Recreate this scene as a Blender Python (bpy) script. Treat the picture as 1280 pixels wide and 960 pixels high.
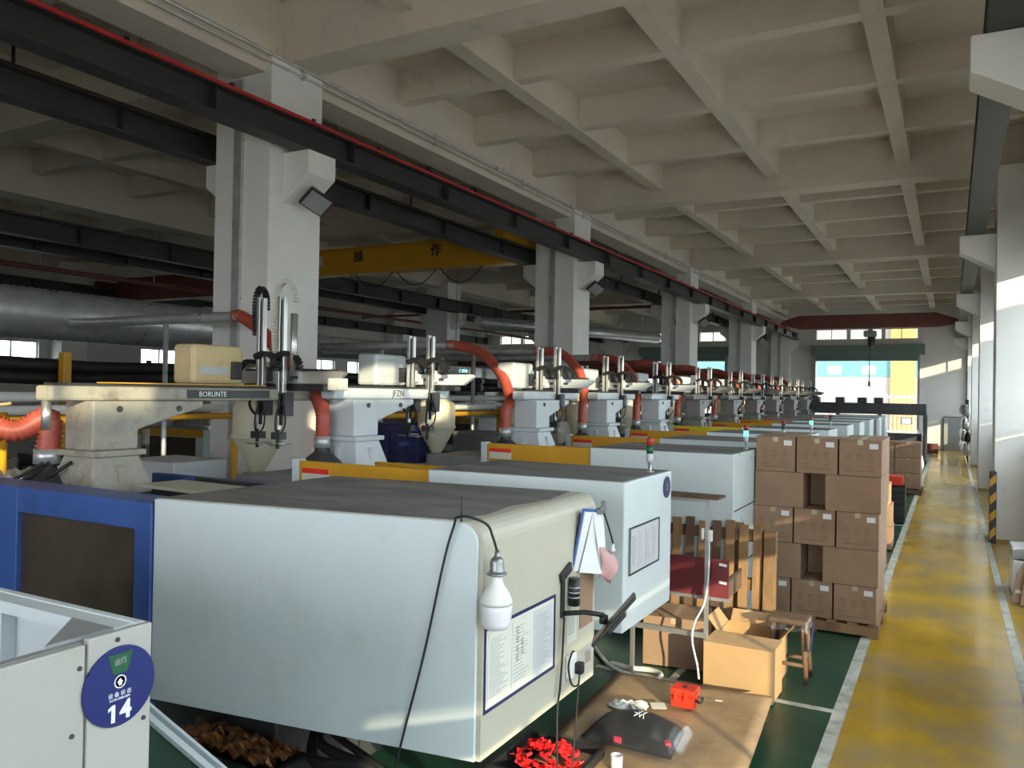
import bpy, math, random
from mathutils import Vector, Matrix, Euler
R = math.radians
rnd = random.Random(7)
scene = bpy.context.scene
for o in list(bpy.data.objects): bpy.data.objects.remove(o)
COL = scene.collection

# ------------------------------------------------------------------ camera
cam = bpy.data.cameras.new('camera'); cam.sensor_width = 36.0; cam.sensor_fit = 'HORIZONTAL'
cam.lens = 1006.04 / 1280 * 36; cam.clip_start = 0.05; cam.clip_end = 300
CAM = bpy.data.objects.new('camera', cam); COL.objects.link(CAM)
yaw, pit, rol = R(28.617), R(.547), R(1.0055)
fw = Vector((-math.sin(yaw)*math.cos(pit), math.cos(yaw)*math.cos(pit), math.sin(pit)))
r0 = Vector((math.cos(yaw), math.sin(yaw), 0)); u0 = r0.cross(fw)
rt = math.cos(rol)*r0 + math.sin(rol)*u0; up = -math.sin(rol)*r0 + math.cos(rol)*u0
m = Matrix((rt, up, -fw)).transposed().to_4x4(); m.translation = (0, 0, 2.3)
CAM.matrix_world = m
scene.camera = CAM

# ------------------------------------------------------------------ sky, sun, exposure
world = bpy.data.worlds.new('sky'); scene.world = world; world.use_nodes = True
bg = world.node_tree.nodes['Background']
bg.inputs[0].default_value = (.90, .95, 1.0, 1); bg.inputs[1].default_value = 1.35
sun = bpy.data.lights.new('sun', 'SUN'); sun.energy = 2.0; sun.angle = R(.6); sun.color = (1.0, .80, .52)
SUN = bpy.data.objects.new('sun', sun); COL.objects.link(SUN)
SUN.rotation_euler = Vector((-.70, .70, -.205)).to_track_quat('-Z', 'Y').to_euler()
vs = scene.view_settings
vs.view_transform = 'Standard'; vs.look = 'None'; vs.gamma = 1; vs.use_curve_mapping = False
vs.exposure = 2.3
def portal(loc, sx, sy, rot):
    l = bpy.data.lights.new('window_portal', 'AREA'); l.shape = 'RECTANGLE'; l.size = sx; l.size_y = sy
    l.cycles.is_portal = True
    o = bpy.data.objects.new('window_portal', l); COL.objects.link(o); o.location = loc; o.rotation_euler = rot
for k in range(-1, 5):                       # bays of the right-hand wall
    yc = -1.75 + 8.5*k + 4.7
    portal((1.5, yc, 3.1), 2.7, 7.4, (0, R(90), 0))
portal((1.5, 17, 1.22), 1.05, 46, (0, R(90), 0))
portal((-3.15, -6.2, 2.3), 7.4, 4.4, (R(90), 0, 0))
portal((-3.5, 41.3, 2.5), 4.4, 4.0, (R(-90), 0, 0))

# ------------------------------------------------------------------ materials
MATS = {}
def M(name, col, rough=.55, metal=0., var=.10, scale=3., bump=0., dirt=None, dirt_amt=.5, dscale=1.2, spec=.5,
      emit=None, stretch=None, rvar=.0, alpha=None, coat=0.):
    if name in MATS: return MATS[name]
    mt = bpy.data.materials.new(name); mt.use_nodes = True
    nt = mt.node_tree; b = nt.nodes['Principled BSDF']; L = nt.links.new
    b.inputs['Roughness'].default_value = rough; b.inputs['Metallic'].default_value = metal
    b.inputs['Specular IOR Level'].default_value = spec; b.inputs['Coat Weight'].default_value = coat
    tc = nt.nodes.new('ShaderNodeTexCoord'); oi = nt.nodes.new('ShaderNodeObjectInfo')
    ml = nt.nodes.new('ShaderNodeVectorMath'); ml.operation = 'MULTIPLY_ADD'
    ml.inputs[1].default_value = stretch or (1, 1, 1)
    L(tc.outputs['Object'], ml.inputs[0])
    sc_ = nt.nodes.new('ShaderNodeMath'); sc_.operation = 'MULTIPLY'; sc_.inputs[1].default_value = 37.
    L(oi.outputs['Random'], sc_.inputs[0]); L(sc_.outputs[0], ml.inputs[2])
    n = nt.nodes.new('ShaderNodeTexNoise'); n.inputs['Scale'].default_value = scale; n.inputs['Detail'].default_value = 5
    n.inputs['Roughness'].default_value = .6
    L(ml.outputs[0], n.inputs['Vector'])
    r = nt.nodes.new('ShaderNodeValToRGB')
    lo = [max(0, c*(1-var*1.6)) for c in col]; hi = [min(1, c*(1+var)) for c in col]
    r.color_ramp.elements[0].position = .3; r.color_ramp.elements[0].color = (*lo, 1)
    r.color_ramp.elements[1].position = .72; r.color_ramp.elements[1].color = (*hi, 1)
    L(n.outputs['Fac'], r.inputs['Fac']); out = r.outputs['Color']
    if dirt:
        n2 = nt.nodes.new('ShaderNodeTexNoise'); n2.inputs['Scale'].default_value = dscale; n2.inputs['Detail'].default_value = 8
        n2.inputs['Roughness'].default_value = .72
        L(ml.outputs[0], n2.inputs['Vector'])
        r2 = nt.nodes.new('ShaderNodeValToRGB')
        r2.color_ramp.elements[0].position = .62 - .3*dirt_amt; r2.color_ramp.elements[1].position = .80 - .2*dirt_amt
        L(n2.outputs['Fac'], r2.inputs['Fac'])
        mx = nt.nodes.new('ShaderNodeMix'); mx.data_type = 'RGBA'
        L(r2.outputs['Color'], mx.inputs['Factor']); L(out, mx.inputs['A']); mx.inputs['B'].default_value = (*dirt, 1)
        out = mx.outputs['Result']
    L(out, b.inputs['Base Color'])
    if rvar:
        mr = nt.nodes.new('ShaderNodeMapRange'); mr.inputs['To Min'].default_value = max(.03, rough-rvar); mr.inputs['To Max'].default_value = min(1, rough+rvar)
        mr.inputs['From Min'].default_value = .3; mr.inputs['From Max'].default_value = .7
        n3 = nt.nodes.new('ShaderNodeTexNoise'); n3.inputs['Scale'].default_value = scale*.6; n3.inputs['Detail'].default_value = 6
        L(ml.outputs[0], n3.inputs['Vector']); L(n3.outputs['Fac'], mr.inputs['Value']); L(mr.outputs[0], b.inputs['Roughness'])
    if bump:
        bp = nt.nodes.new('ShaderNodeBump'); bp.inputs['Strength'].default_value = bump; bp.inputs['Distance'].default_value = .02
        L(n.outputs['Fac'], bp.inputs['Height']); L(bp.outputs[0], b.inputs['Normal'])
    if emit:
        b.inputs['Emission Color'].default_value = (*col, 1); b.inputs['Emission Strength'].default_value = emit
    MATS[name] = mt
    return mt
def Glass(name, tint=(.9, .95, .96), gloss=.08, rough=.03, milk=0.):
    mt = bpy.data.materials.new(name); mt.use_nodes = True; nt = mt.node_tree
    for x in list(nt.nodes): nt.nodes.remove(x)
    o = nt.nodes.new('ShaderNodeOutputMaterial'); t = nt.nodes.new('ShaderNodeBsdfTransparent'); g = nt.nodes.new('ShaderNodeBsdfGlossy')
    t.inputs[0].default_value = (*tint, 1); g.inputs['Roughness'].default_value = rough
    mx = nt.nodes.new('ShaderNodeMixShader'); mx.inputs[0].default_value = gloss
    nt.links.new(t.outputs[0], mx.inputs[1]); nt.links.new(g.outputs[0], mx.inputs[2]); nt.links.new(mx.outputs[0], o.inputs[0])
    if milk:
        d_ = nt.nodes.new('ShaderNodeBsdfDiffuse'); d_.inputs[0].default_value = (.75, .75, .77, 1)
        m2 = nt.nodes.new('ShaderNodeMixShader'); m2.inputs[0].default_value = milk
        nt.links.new(mx.outputs[0], m2.inputs[1]); nt.links.new(d_.outputs[0], m2.inputs[2]); nt.links.new(m2.outputs[0], o.inputs[0])
    MATS[name] = mt; return mt

CEIL = M('ceiling_paint', (.70, .62, .525), .9, var=.06, scale=.8, dirt=(.5, .47, .42), dirt_amt=.15, dscale=3)
COLP = M('column_paint', (.82, .805, .775), .8, var=.04, scale=1.2, dirt=(.55, .53, .5), dirt_amt=.05, dscale=2)
WALL = M('wall_paint', (.66, .64, .61), .85, var=.05, scale=.7)
GREEN = M('green_floor', (.012, .062, .034), .34, var=.25, scale=1.3, dirt=(.035, .06, .05), dirt_amt=.35, dscale=2.2, rvar=.12)
YELLOW = M('yellow_floor', (.50, .295, .016), .20, var=.20, scale=1.6, dirt=(.29, .22, .12), dirt_amt=.56, dscale=.9, rvar=.10, bump=.12, stretch=(1, .8, 1))
LINE = M('line_paint', (.55, .54, .48), .6, var=.15, scale=5, dirt=(.2, .22, .16), dirt_amt=.5, dscale=7)
STEEL = M('dark_steel', (.030, .030, .031), .5, var=.15, scale=2)
REDBAR = M('red_conductor', (.45, .02, .02), .45)
GALV = M('galvanised', (.60, .61, .61), .36, .55, var=.12, scale=6, rvar=.1)
ALU = M('aluminium', (.62, .62, .61), .34, .8, var=.06, scale=5)
BLACK = M('black_rubber', (.016, .016, .017), .55, var=.2)
BLKPL = M('black_plastic', (.022, .022, .024), .4, var=.15)
WHITEM = M('machine_white', (.66, .735, .765), .32, var=.03, scale=1.5, dirt=(.60, .63, .63), dirt_amt=.25, dscale=2.5, rvar=.06)
GUARDG = M('guard_grey', (.42, .415, .395), .45, var=.05, scale=1.5, dirt=(.36, .33, .27), dirt_amt=.2, dscale=4)
CREAMM = M('machine_cream', (.52, .495, .405), .42, var=.05, scale=1.5, dirt=(.50, .46, .36), dirt_amt=.18, dscale=3.5)
DUST = M('dusty_top', (.23, .22, .215), .85, var=.22, scale=2.2, dirt=(.13, .12, .12), dirt_amt=.5, dscale=1.6, stretch=(.7, 1.8, 1))
BLUE = M('blue_paint', (.045, .11, .36), .42, var=.12, scale=2, dirt=(.03, .06, .16), dirt_amt=.25, dscale=3)
NAVY = M('navy_paint', (.015, .025, .11), .4)
ORANGE = M('yellow_paint', (.66, .33, .015), .4, var=.06, scale=2)
LEMON = M('lemon_paint', (.80, .62, .02), .4)
SMOKE = M('smoked_window', (.070, .052, .038), .30, var=.3, scale=1.2, dirt=(.10, .08, .06), dirt_amt=.5)
GREYM = M('machine_grey', (.30, .305, .31), .5, var=.08)
DGREY = M('dark_machine', (.055, .055, .058), .5, var=.25, scale=3)
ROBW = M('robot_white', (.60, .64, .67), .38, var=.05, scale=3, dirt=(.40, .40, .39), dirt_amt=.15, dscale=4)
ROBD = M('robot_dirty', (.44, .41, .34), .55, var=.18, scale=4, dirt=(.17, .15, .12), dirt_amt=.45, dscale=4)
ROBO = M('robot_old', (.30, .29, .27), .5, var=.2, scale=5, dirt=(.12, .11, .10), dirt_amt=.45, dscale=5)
CREAMB = M('cream_box', (.70, .55, .30), .5, var=.08, scale=3, dirt=(.5, .38, .2), dirt_amt=.2)
HOPPER = M('hopper_cream', (.74, .68, .52), .4, var=.06)
HOSE = M('red_hose', (.50, .10, .065), .45, var=.12, scale=8)
DARKRED = M('dark_red_paint', (.17, .045, .035), .5, var=.12)
MAROON = M('maroon_board', (.16, .025, .03), .45, var=.1)
CARD = M('cardboard', (.33, .205, .13), .85, var=.08, scale=2.5, dirt=(.285, .175, .11), dirt_amt=.25, dscale=4)
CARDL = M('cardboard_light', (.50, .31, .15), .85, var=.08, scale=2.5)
CARDT = M('cardboard_trampled', (.36, .23, .12), .62, var=.2, scale=3, dirt=(.16, .10, .05), dirt_amt=.35, dscale=2, rvar=.15)
INK = M('carton_print', (.21, .13, .08), .85)
TAPE = M('packing_tape', (.52, .40, .27), .25)
PAPER = M('paper', (.78, .79, .80), .8, var=.03)
PAPERG = M('paper_grey', (.56, .57, .60), .7, var=.04)
PAPERW = M('paper_warm', (.68, .67, .60), .8, var=.04)
TEXT = M('printed_text', (.25, .26, .28), .7)
TEXTL = M('faint_text', (.40, .40, .40), .7)
WOOD = M('pallet_wood', (.33, .19, .09), .8, var=.25, scale=4, stretch=(1, 1, .25), dirt=(.16, .09, .045), dirt_amt=.4, dscale=3)
WOODD = M('dark_wood', (.15, .085, .05), .75, var=.25, scale=4)
WHITEP = M('white_plastic', (.80, .80, .79), .35, var=.02)
LAMPG = M('lamp_glass', (.80, .79, .84), .25, var=.01)
REDP = M('red_plastic', (.80, .045, .02), .35, var=.05)
REDB = M('red_bright', (.85, .02, .02), .4, var=.06)
PINK = M('pink_cloth', (.62, .36, .36), .8)
PINKB = M('pink_tag', (.72, .05, .10), .5)
SIGNB = M('sign_blue', (.011, .024, .15), .35, var=.03)
SIGNG = M('sign_green', (.012, .10, .045), .4)
WHITEI = M('white_ink', (.85, .86, .88), .5)
BLACKI = M('black_ink', (.02, .02, .02), .6)
TEALG = M('shutter_green', (.14, .19, .175), .5, var=.06)
GREENL = M('green_light', (.05, 1.0, .45), .4, emit=1.6)
REDL = M('red_lens', (.40, .03, .025), .3)
FOIL = M('crinkled_foil', (.60, .60, .62), .22, .9, var=.3, scale=14, bump=1.0)
SCRAP = M('scrap_film', (.30, .12, .04), .15, .3, var=.7, scale=12, bump=1.0, dirt=(.02, .015, .01), dirt_amt=.6, dscale=9)
GREYBAG = M('grey_bag', (.018, .018, .02), .35, var=.2)
CLOTHW = M('white_cloth', (.74, .72, .66), .85)
GLASS = Glass('window_glass'); FILM = Glass('plastic_film', (.95, .95, .96), .12, .2, .015)
OUTW = M('outside_wall', (.30, .275, .24), .8); OUTY = M('outside_yellow', (.36, .22, .07), .8); OUTT = M('outside_teal', (.07, .22, .235), .6); OUTF = M('outside_fence', (.40, .40, .38), .7)
ASPH = M('outside_paving', (.26, .25, .235), .9)
SOCK = M('socket_metal', (.30, .30, .31), .35, .7)
ROPE = M('white_rope', (.70, .69, .62), .7)

# ------------------------------------------------------------------ geometry collector
class MB:
    def __init__(s): s.v = []; s.f = []; s.sm = []
    def add(s, vs, fs, smooth=False):
        n = len(s.v); s.v += [tuple(p) for p in vs]
        s.f += [tuple(i+n for i in f) for f in fs]; s.sm += [smooth]*len(fs); return s
    def box(s, x0, x1, y0, y1, z0, z1, mat=None):
        v = [(x, y, z) for z in (z0, z1) for y in (y0, y1) for x in (x0, x1)]
        if mat is not None: v = [tuple(mat @ Vector(p)) for p in v]
        return s.add(v, [(0, 2, 3, 1), (4, 5, 7, 6), (0, 1, 5, 4), (2, 6, 7, 3), (0, 4, 6, 2), (1, 3, 7, 5)])
    def obox(s, c, size, rot=(0, 0, 0)):
        mt = Matrix.Translation(c) @ Euler(rot).to_matrix().to_4x4(); a, b, d = [q/2 for q in size]
        return s.box(-a, a, -b, b, -d, d, mt)
    def prism(s, pts, ax, a0, a1):
        n = len(pts)
        def P(p, a): return {'x': (a, p[0], p[1]), 'y': (p[0], a, p[1]), 'z': (p[0], p[1], a)}[ax]
        v = [P(p, a0) for p in pts] + [P(p, a1) for p in pts]
        f = [tuple(range(n)), tuple(reversed(range(n, 2*n)))] + [(i, i+n, (i+1) % n+n, (i+1) % n) for i in range(n)]
        ar = sum(pts[i][0]*pts[(i+1) % n][1]-pts[(i+1) % n][0]*pts[i][1] for i in range(n))
        flip = (ar > 0) == (ax in 'xz')
        if (a1 > a0) != flip: f = [tuple(reversed(q)) for q in f]
        return s.add(v, f)
    def tube(s, pts, r, n=8, cap=True, smooth=True, flat=None):
        pts = [Vector(p) for p in pts]; m_ = len(pts); rs = r if isinstance(r, (list, tuple)) else [r]*m_
        T = [(pts[min(i+1, m_-1)]-pts[max(i-1, 0)]).normalized() for i in range(m_)]
        a = Vector((0, 0, 1)) if abs(T[0].z) < .9 else Vector((1, 0, 0))
        nrm = (a - T[0]*a.dot(T[0])).normalized(); vs = []
        for i in range(m_):
            nrm = (nrm - T[i]*nrm.dot(T[i])); nrm = nrm.normalized() if nrm.length > 1e-6 else T[i].orthogonal().normalized()
            bi = T[i].cross(nrm)
            for k in range(n):
                t = 2*math.pi*k/n; vs.append(pts[i] + (nrm*math.cos(t)+bi*math.sin(t))*rs[i])
        fs = [(i*n+k, i*n+(k+1) % n, (i+1)*n+(k+1) % n, (i+1)*n+k) for i in range(m_-1) for k in range(n)]
        s.add(vs, fs, smooth)
        if cap:
            b = len(s.v)-len(vs)
            s.f += [tuple(b+k for k in reversed(range(n))), tuple(b+(m_-1)*n+k for k in range(n))]; s.sm += [False]*2
        return s
    def lathe(s, prof, c=(0, 0, 0), n=20, mat=None, smooth=True):
        vs = []; c = Vector(c)
        if smooth and len(prof) > 2:                       # support rings keep the creases crisp
            q = [prof[0]]
            for a, b, d in zip(prof, prof[1:], prof[2:]):
                for e in (a, d):
                    l = math.hypot(e[0]-b[0], e[1]-b[1]); f = min(.25, .004/max(l, 1e-6))
                    q.append((b[0]+(e[0]-b[0])*f, b[1]+(e[1]-b[1])*f))
            prof = q + [prof[-1]]
        for (r, z) in prof:
            for k in range(n):
                t = 2*math.pi*k/n; p = Vector((r*math.cos(t), r*math.sin(t), z))
                vs.append((mat @ p if mat is not None else p) + c)
        m_ = len(prof)
        fs = [(i*n+k, i*n+(k+1) % n, (i+1)*n+(k+1) % n, (i+1)*n+k) for i in range(m_-1) for k in range(n)]
        s.add(vs, fs, smooth); b = len(s.v)-len(vs)
        s.f += [tuple(b+k for k in reversed(range(n))), tuple(b+(m_-1)*n+k for k in range(n))]; s.sm += [False]*2
        return s
    def xform(s, fn): s.v = [tuple(fn(Vector(p))) for p in s.v]; return s

ORG = {}
def tag(o, label=None, cat=None, group=None, kind=None):
    if label: o['label'] = label
    if cat: o['category'] = cat
    if group: o['group'] = group
    if kind: o['kind'] = kind
    return o
def build(mb, name, mat, parent=None, bevel=0, base=None):
    me = bpy.data.meshes.new(name)
    if parent is None:
        if base is None:
            xs, ys, zs = zip(*mb.v); base = ((min(xs)+max(xs))/2, (min(ys)+max(ys))/2, min(zs))
        org = Vector(base)
    else: org = ORG[parent]
    me.from_pydata([tuple(Vector(p)-org) for p in mb.v], [], mb.f)
    me.polygons.foreach_set('use_smooth', mb.sm); me.materials.append(mat); me.update()
    o = bpy.data.objects.new(name, me); COL.objects.link(o)
    if parent is None: o.location = org
    else: o.parent = parent
    ORG[o] = org
    if bevel:
        bv = o.modifiers.new('bevel', 'BEVEL'); bv.width = bevel; bv.segments = 2; bv.limit_method = 'ANGLE'
    return o
def thing(name, label, cat, loc, group=None):
    o = bpy.data.objects.new(name, None); o.empty_display_size = .1; COL.objects.link(o); o.location = loc; ORG[o] = Vector(loc)
    return tag(o, label, cat, group)
def struct(mb, name, mat, parent=None, **k):
    o = build(mb, name, mat, parent, **k)
    if parent is None: o['kind'] = 'structure'
    return o
def copy_tree(o, parent=None, label=None, loc=None, rotz=None):
    c = o.copy(); COL.objects.link(c); c.parent = parent
    if label: c['label'] = label
    if loc is not None: c.location = loc
    if rotz is not None: c.rotation_euler.z = rotz
    for ch in o.children: copy_tree(ch, c)
    return c
def spline(P, n=10):
    P = [Vector(p) for p in P]; Q = [2*P[0]-P[1]] + P + [2*P[-1]-P[-2]]; out = []
    for i in range(1, len(Q)-2):
        a, b, c, d = Q[i-1:i+3]
        for k in range(n):
            t = k/n; out.append(.5*((2*b)+(c-a)*t+(2*a-5*b+4*c-d)*t*t+(3*b-a-3*c+d)*t**3))
    return out + [P[-1]]
def resample(P, step):
    out = [P[0]]; acc = 0
    for a, b in zip(P, P[1:]):
        d = (b-a).length; t = step-acc
        while t <= d: out.append(a+(b-a)*(t/d)); t += step
        acc = d-(t-step)
    return out
def corrugated(P, r, pitch, n=10, amp=.13):
    Q = resample(spline(P, 14), pitch/2)
    return MB().tube(Q, [r*(1+(amp if i % 2 else -amp)) for i in range(len(Q))], n)
def text(s_, size, name, mat, parent, origin, xdir, ydir, depth=.002, align='CENTER', bold=0):
    cu = bpy.data.curves.new('text', 'FONT'); cu.body = s_; cu.size = size; cu.align_x = align; cu.align_y = 'CENTER'
    cu.extrude = depth; cu.offset = bold; cu.resolution_u = 2
    ob = bpy.data.objects.new('text', cu); COL.objects.link(ob); bpy.context.view_layer.update()
    me = bpy.data.meshes.new_from_object(ob.evaluated_get(bpy.context.evaluated_depsgraph_get()))
    bpy.data.objects.remove(ob); bpy.data.curves.remove(cu)
    X = Vector(xdir).normalized(); Y = Vector(ydir).normalized(); Z = X.cross(Y)
    mt = Matrix((X, Y, Z)).transposed().to_4x4(); mt.translation = Vector(origin)-ORG[parent]
    me.transform(mt); me.materials.clear(); me.materials.append(mat)
    o = bpy.data.objects.new(name, me); COL.objects.link(o); o.parent = parent; ORG[o] = ORG[parent]
    return o
ORD = ['first', 'second', 'third', 'fourth', 'fifth', 'sixth', 'seventh', 'eighth', 'ninth', 'tenth', 'eleventh', 'twelfth']
# ================================================================== SETTING
YB, YE, XL, XR = -6.2, 41.0, -24.9, 1.25            # inner faces of the hall
COLX = ((-25.2, -24.3), (-16.5, -15.6), (-7.8, -6.9), (.63, 1.5))
KS = range(-1, 5)
floor = struct(MB().box(XL-.3, -.645, YB-.3, YE+.3, -.2, 0), 'floor', GREEN)
aisle = struct(MB().box(-.645, XR+.3, YB-.3, YE+.3, -.2, .001), 'floor_aisle', YELLOW)
for n_, (a, b, c, d) in enumerate(((-.735, -.645, -6, 33), (.51, .585, -6, 40.9), (-2.6, -.735, 6.30, 6.37), (-1.98, -1.92, 6.37, 8.2), (-1.7, -.735, 12.2, 12.27), (-1.7, -.735, 16.2, 16.27))):
    struct(MB().box(a, b, c, d, .001, .004), 'trim_%d' % (n_+1), LINE)

# ceiling: slab with the coffer grid of beams and ribs
ceiling = struct(MB().box(XL-.3, XR+.3, YB-.3, YE+.3, 6.85, 7.1), 'ceiling', CEIL)
def shared(name, mat, parent, first, others):
    o = build(first, name, mat, parent)
    for d in others:
        c = o.copy(); COL.objects.link(c); c.parent = parent; c.location = d
BAYS = [(-24.55, -16.28), (-15.82, -7.5), (-7.0, 1.0)]
for (a, b) in BAYS:                                   # main cross beams over the columns, one per bay
    shared('beam', CEIL, ceiling, MB().box(a, b, 7.0-8.5, 7.45-8.5, 6.13, 6.87), [(0, 8.5*k, 0) for k in range(1, 5)])
    xs = [a + (b-a)*j/4 for j in (1, 2, 3)] if a < -7.5 else [-5.22, -2.96, -.77]
    for k in range(-1, 5):
        y0 = 7.45+8.5*(k-1) if k > -1 else YB
        y1 = 7.0+8.5*k if k < 4 else YE
        if k == -1: y1 = 7.0-8.5
        for x in xs:
            build(MB().box(x-.115, x+.115, y0, y1, 6.38, 6.87), 'rib', CEIL, ceiling)
    ex = [a] + [v for x in xs for v in (x-.115, x+.115)] + [b]
    for k in range(-1, 4):
        for j in (1, 2, 3):
            yc = 7.225+8.5*k + 2.125*j
            for q in range(4):
                build(MB().box(ex[2*q], ex[2*q+1], yc-.1, yc+.1, 6.40, 6.87), 'rib', CEIL, ceiling)
for x0, x1 in ((-24.8, -24.55), (-16.28, -15.82), (-7.5, -7.0), (1.0, 1.25)):
    build(MB().box(x0, x1, YB, YE, 5.95, 6.88), 'beam', CEIL, ceiling)

# columns with corbels
for ci, (x0, x1) in enumerate(COLX):
    for k in KS:
        y0 = 6.75+8.5*k; y1 = min(y0+.85, YE)
        c = struct(MB().box(x0, x1, y0, y1, 0, 6.13), 'column', COLP, bevel=.012)
        yc0, yc1 = y0+.2, min(y0+.66, YE)
        for sd, ok in ((1, ci < 3), (-1, ci > 0)):
            if not ok: continue
            fx = x1 if sd > 0 else x0
            pr = [(fx, 4.47), (fx+sd*.40 if ci < 3 else fx-.53, 4.78), (fx+sd*.40 if ci < 3 else fx-.53, 5.05), (fx, 5.05)]
            build(MB().prism(pr, 'y', yc0, yc1), 'corbel', COLP, c, bevel=.01)
        if ci == 2:
            build(MB().box(x0+.36, x0+.48, y0-.05, y0, .0, 5.9).box(x0+.0, x0+.36, y0-.05, y0, 5.80, 5.9), 'cable_trunking', GALV, c)
            build(MB().box(x0+.0, x0+.9, y0-.004, y0+.854, 0, .12), 'skirting', GREYM, c)
        if ci == 3 and k >= 0:
            build(MB().box(x0-.004, x1, y0-.004, y0+.854, 0, .05), 'skirting', YELLOW, c)

# right wall: ribbon windows low in the first bay, clerestory in all bays
wr = struct(MB().box(XR, XR+.2, YB, YE, 1.70, 1.80), 'wall_right', WALL)
build(MB().box(XR, XR+.2, YB, YE, 0, .7), 'wall_panel', WALL, wr)
build(MB().box(XR, XR+.2, YB, YE, 4.45, 6.85), 'wall_panel', WALL, wr)
lw = [(YB, -1.75), (-.9, 4.9), (8.2, 12.9), (16.7, 18.5), (25.2, 30.5), (33.7, 39.5)]
for a, b in zip([w[1] for w in lw], [w[0] for w in lw[1:]]+[YE]): build(MB().box(XR, XR+.2, a, b, .7, 1.75), 'wall_panel', WALL, wr)
wn = 0
def window(x0, x1, y0, y1, z0, z1, panes, ax, frame=BLKPL):
    global wn
    wn += 1; t = .03; mb = MB(); L0, L1 = (y0, y1) if ax == 'x' else (x0, x1)
    def bx(l0, l1, a, b):
        if ax == 'x': mb.box((x0+x1)/2-.03, (x0+x1)/2+.03, l0, l1, a, b)
        else: mb.box(l0, l1, (y0+y1)/2-.03, (y0+y1)/2+.03, a, b)
    bx(L0, L1, z0, z0+t); bx(L0, L1, z1-t, z1)
    for i in range(panes+1):
        q = L0+(L1-L0)*i/panes; bx(max(L0, q-t/2), min(L1, q+t/2), z0+t, z1-t)
    o = struct(mb, 'window_%d' % wn, frame)
    for i in range(panes):
        a = L0+(L1-L0)*i/panes+t/2; b = L0+(L1-L0)*(i+1)/panes-t/2
        g = MB()
        if ax == 'x': g.box((x0+x1)/2-.003, (x0+x1)/2+.003, a, b, z0+t, z1-t)
        else: g.box(a, b, (y0+y1)/2-.003, (y0+y1)/2+.003, z0+t, z1-t)
        build(g, 'pane', GLASS, o)
    return o
for a, b in lw: window(XR, XR+.2, a, b, .7, 1.75, 5, 'x')
for k in range(-1, 5):
    ya = max(YB, 7.6+8.5*(k-1)); yb = 6.75+8.5*k
    window(XR, XR+.2, ya, yb, 1.80, 4.45, 6, 'x')

# left wall
wl = struct(MB().box(XL-.2, XL, YB, YE, 0, 2.6), 'wall_left', WALL)
build(MB().box(XL-.2, XL, YB, YE, 3.6, 6.85), 'wall_panel', WALL, wl)
for k in range(0, 5):
    ya = 7.6+8.5*(k-1); yb = 6.75+8.5*k
    build(MB().box(XL-.2, XL, yb, yb+.85, 2.6, 3.6), 'wall_panel', WALL, wl)
    for a, b in ((ya, ya+2.4), (ya+4.0, ya+4.9), (ya+7.3, yb)): build(MB().box(XL-.2, XL, a, b, 2.6, 3.6), 'wall_pier', WALL, wl)
    window(XL-.2, XL, ya+2.4, ya+4.0, 2.6, 3.6, 2, 'x'); window(XL-.2, XL, ya+4.9, ya+7.3, 2.6, 3.6, 3, 'x')
build(MB().box(XL-.2, XL, YB, -.9, 2.6, 3.6), 'wall_panel', WALL, wl)

# wall behind the camera: one wide open doorway
wb = struct(MB().box(XL-.2, XR+.2, YB-.2, YB, 4.5, 6.85), 'wall_back', WALL)
for a, b in ((XL-.2, -6.85), (.55, XR+.2)): build(MB().box(a, b, YB-.2, YB, 0, 4.5), 'wall_panel', WALL, wb)

# far end wall with three doorways, rolled shutters and window strips
DO = ((-23.2, -18.8), (-14.42, -10.06), (-5.72, -1.35))
we = struct(MB().box(XL-.2, XR+.2, YE, YE+.25, 5.545, 6.85), 'wall_end', WALL)
build(MB().box(XL-.2, XR+.2, YE, YE+.25, 4.03, 5.04), 'wall_panel', WALL, we)
px = [XL-.2] + [v for d in DO for v in d] + [XR+.2]
for i in range(0, 8, 2):
    build(MB().box(px[i], px[i+1], YE, YE+.25, 0, 4.03), 'wall_panel', WALL, we); build(MB().box(px[i], px[i+1], YE, YE+.25, 5.04, 5.545), 'wall_panel', WALL, we)
for di, (a, b) in enumerate(DO):
    w = (b-a-.3)/3
    for j in range(3):
        window(a+j*(w+.15), a+j*(w+.15)+w, YE+.05, YE+.2, 5.04, 5.545, 2, 'y')
        if j < 2: build(MB().box(a+j*(w+.15)+w, a+(j+1)*(w+.15), YE, YE+.25, 5.04, 5.545), 'wall_pier', WALL, we)
    d = struct(MB().box(a-.15, b+.3, YE-.42, YE, 4.30, 4.76), 'door_%d' % (di+1), TEALG, bevel=.02)
    dz = 4.05
    z = 4.30
    while z > dz+.01:
        build(MB().prism([(YE-.12, z-.085), (YE-.085, z-.075), (YE-.085, z-.01), (YE-.12, z)], 'x', a-.05, b+.05), 'slat', TEALG, d); z -= .085
    for x in (a-.1, b): build(MB().box(x, x+.1, YE-.16, YE, 0, 4.3), 'guide_rail', GREYM, d)

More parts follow.
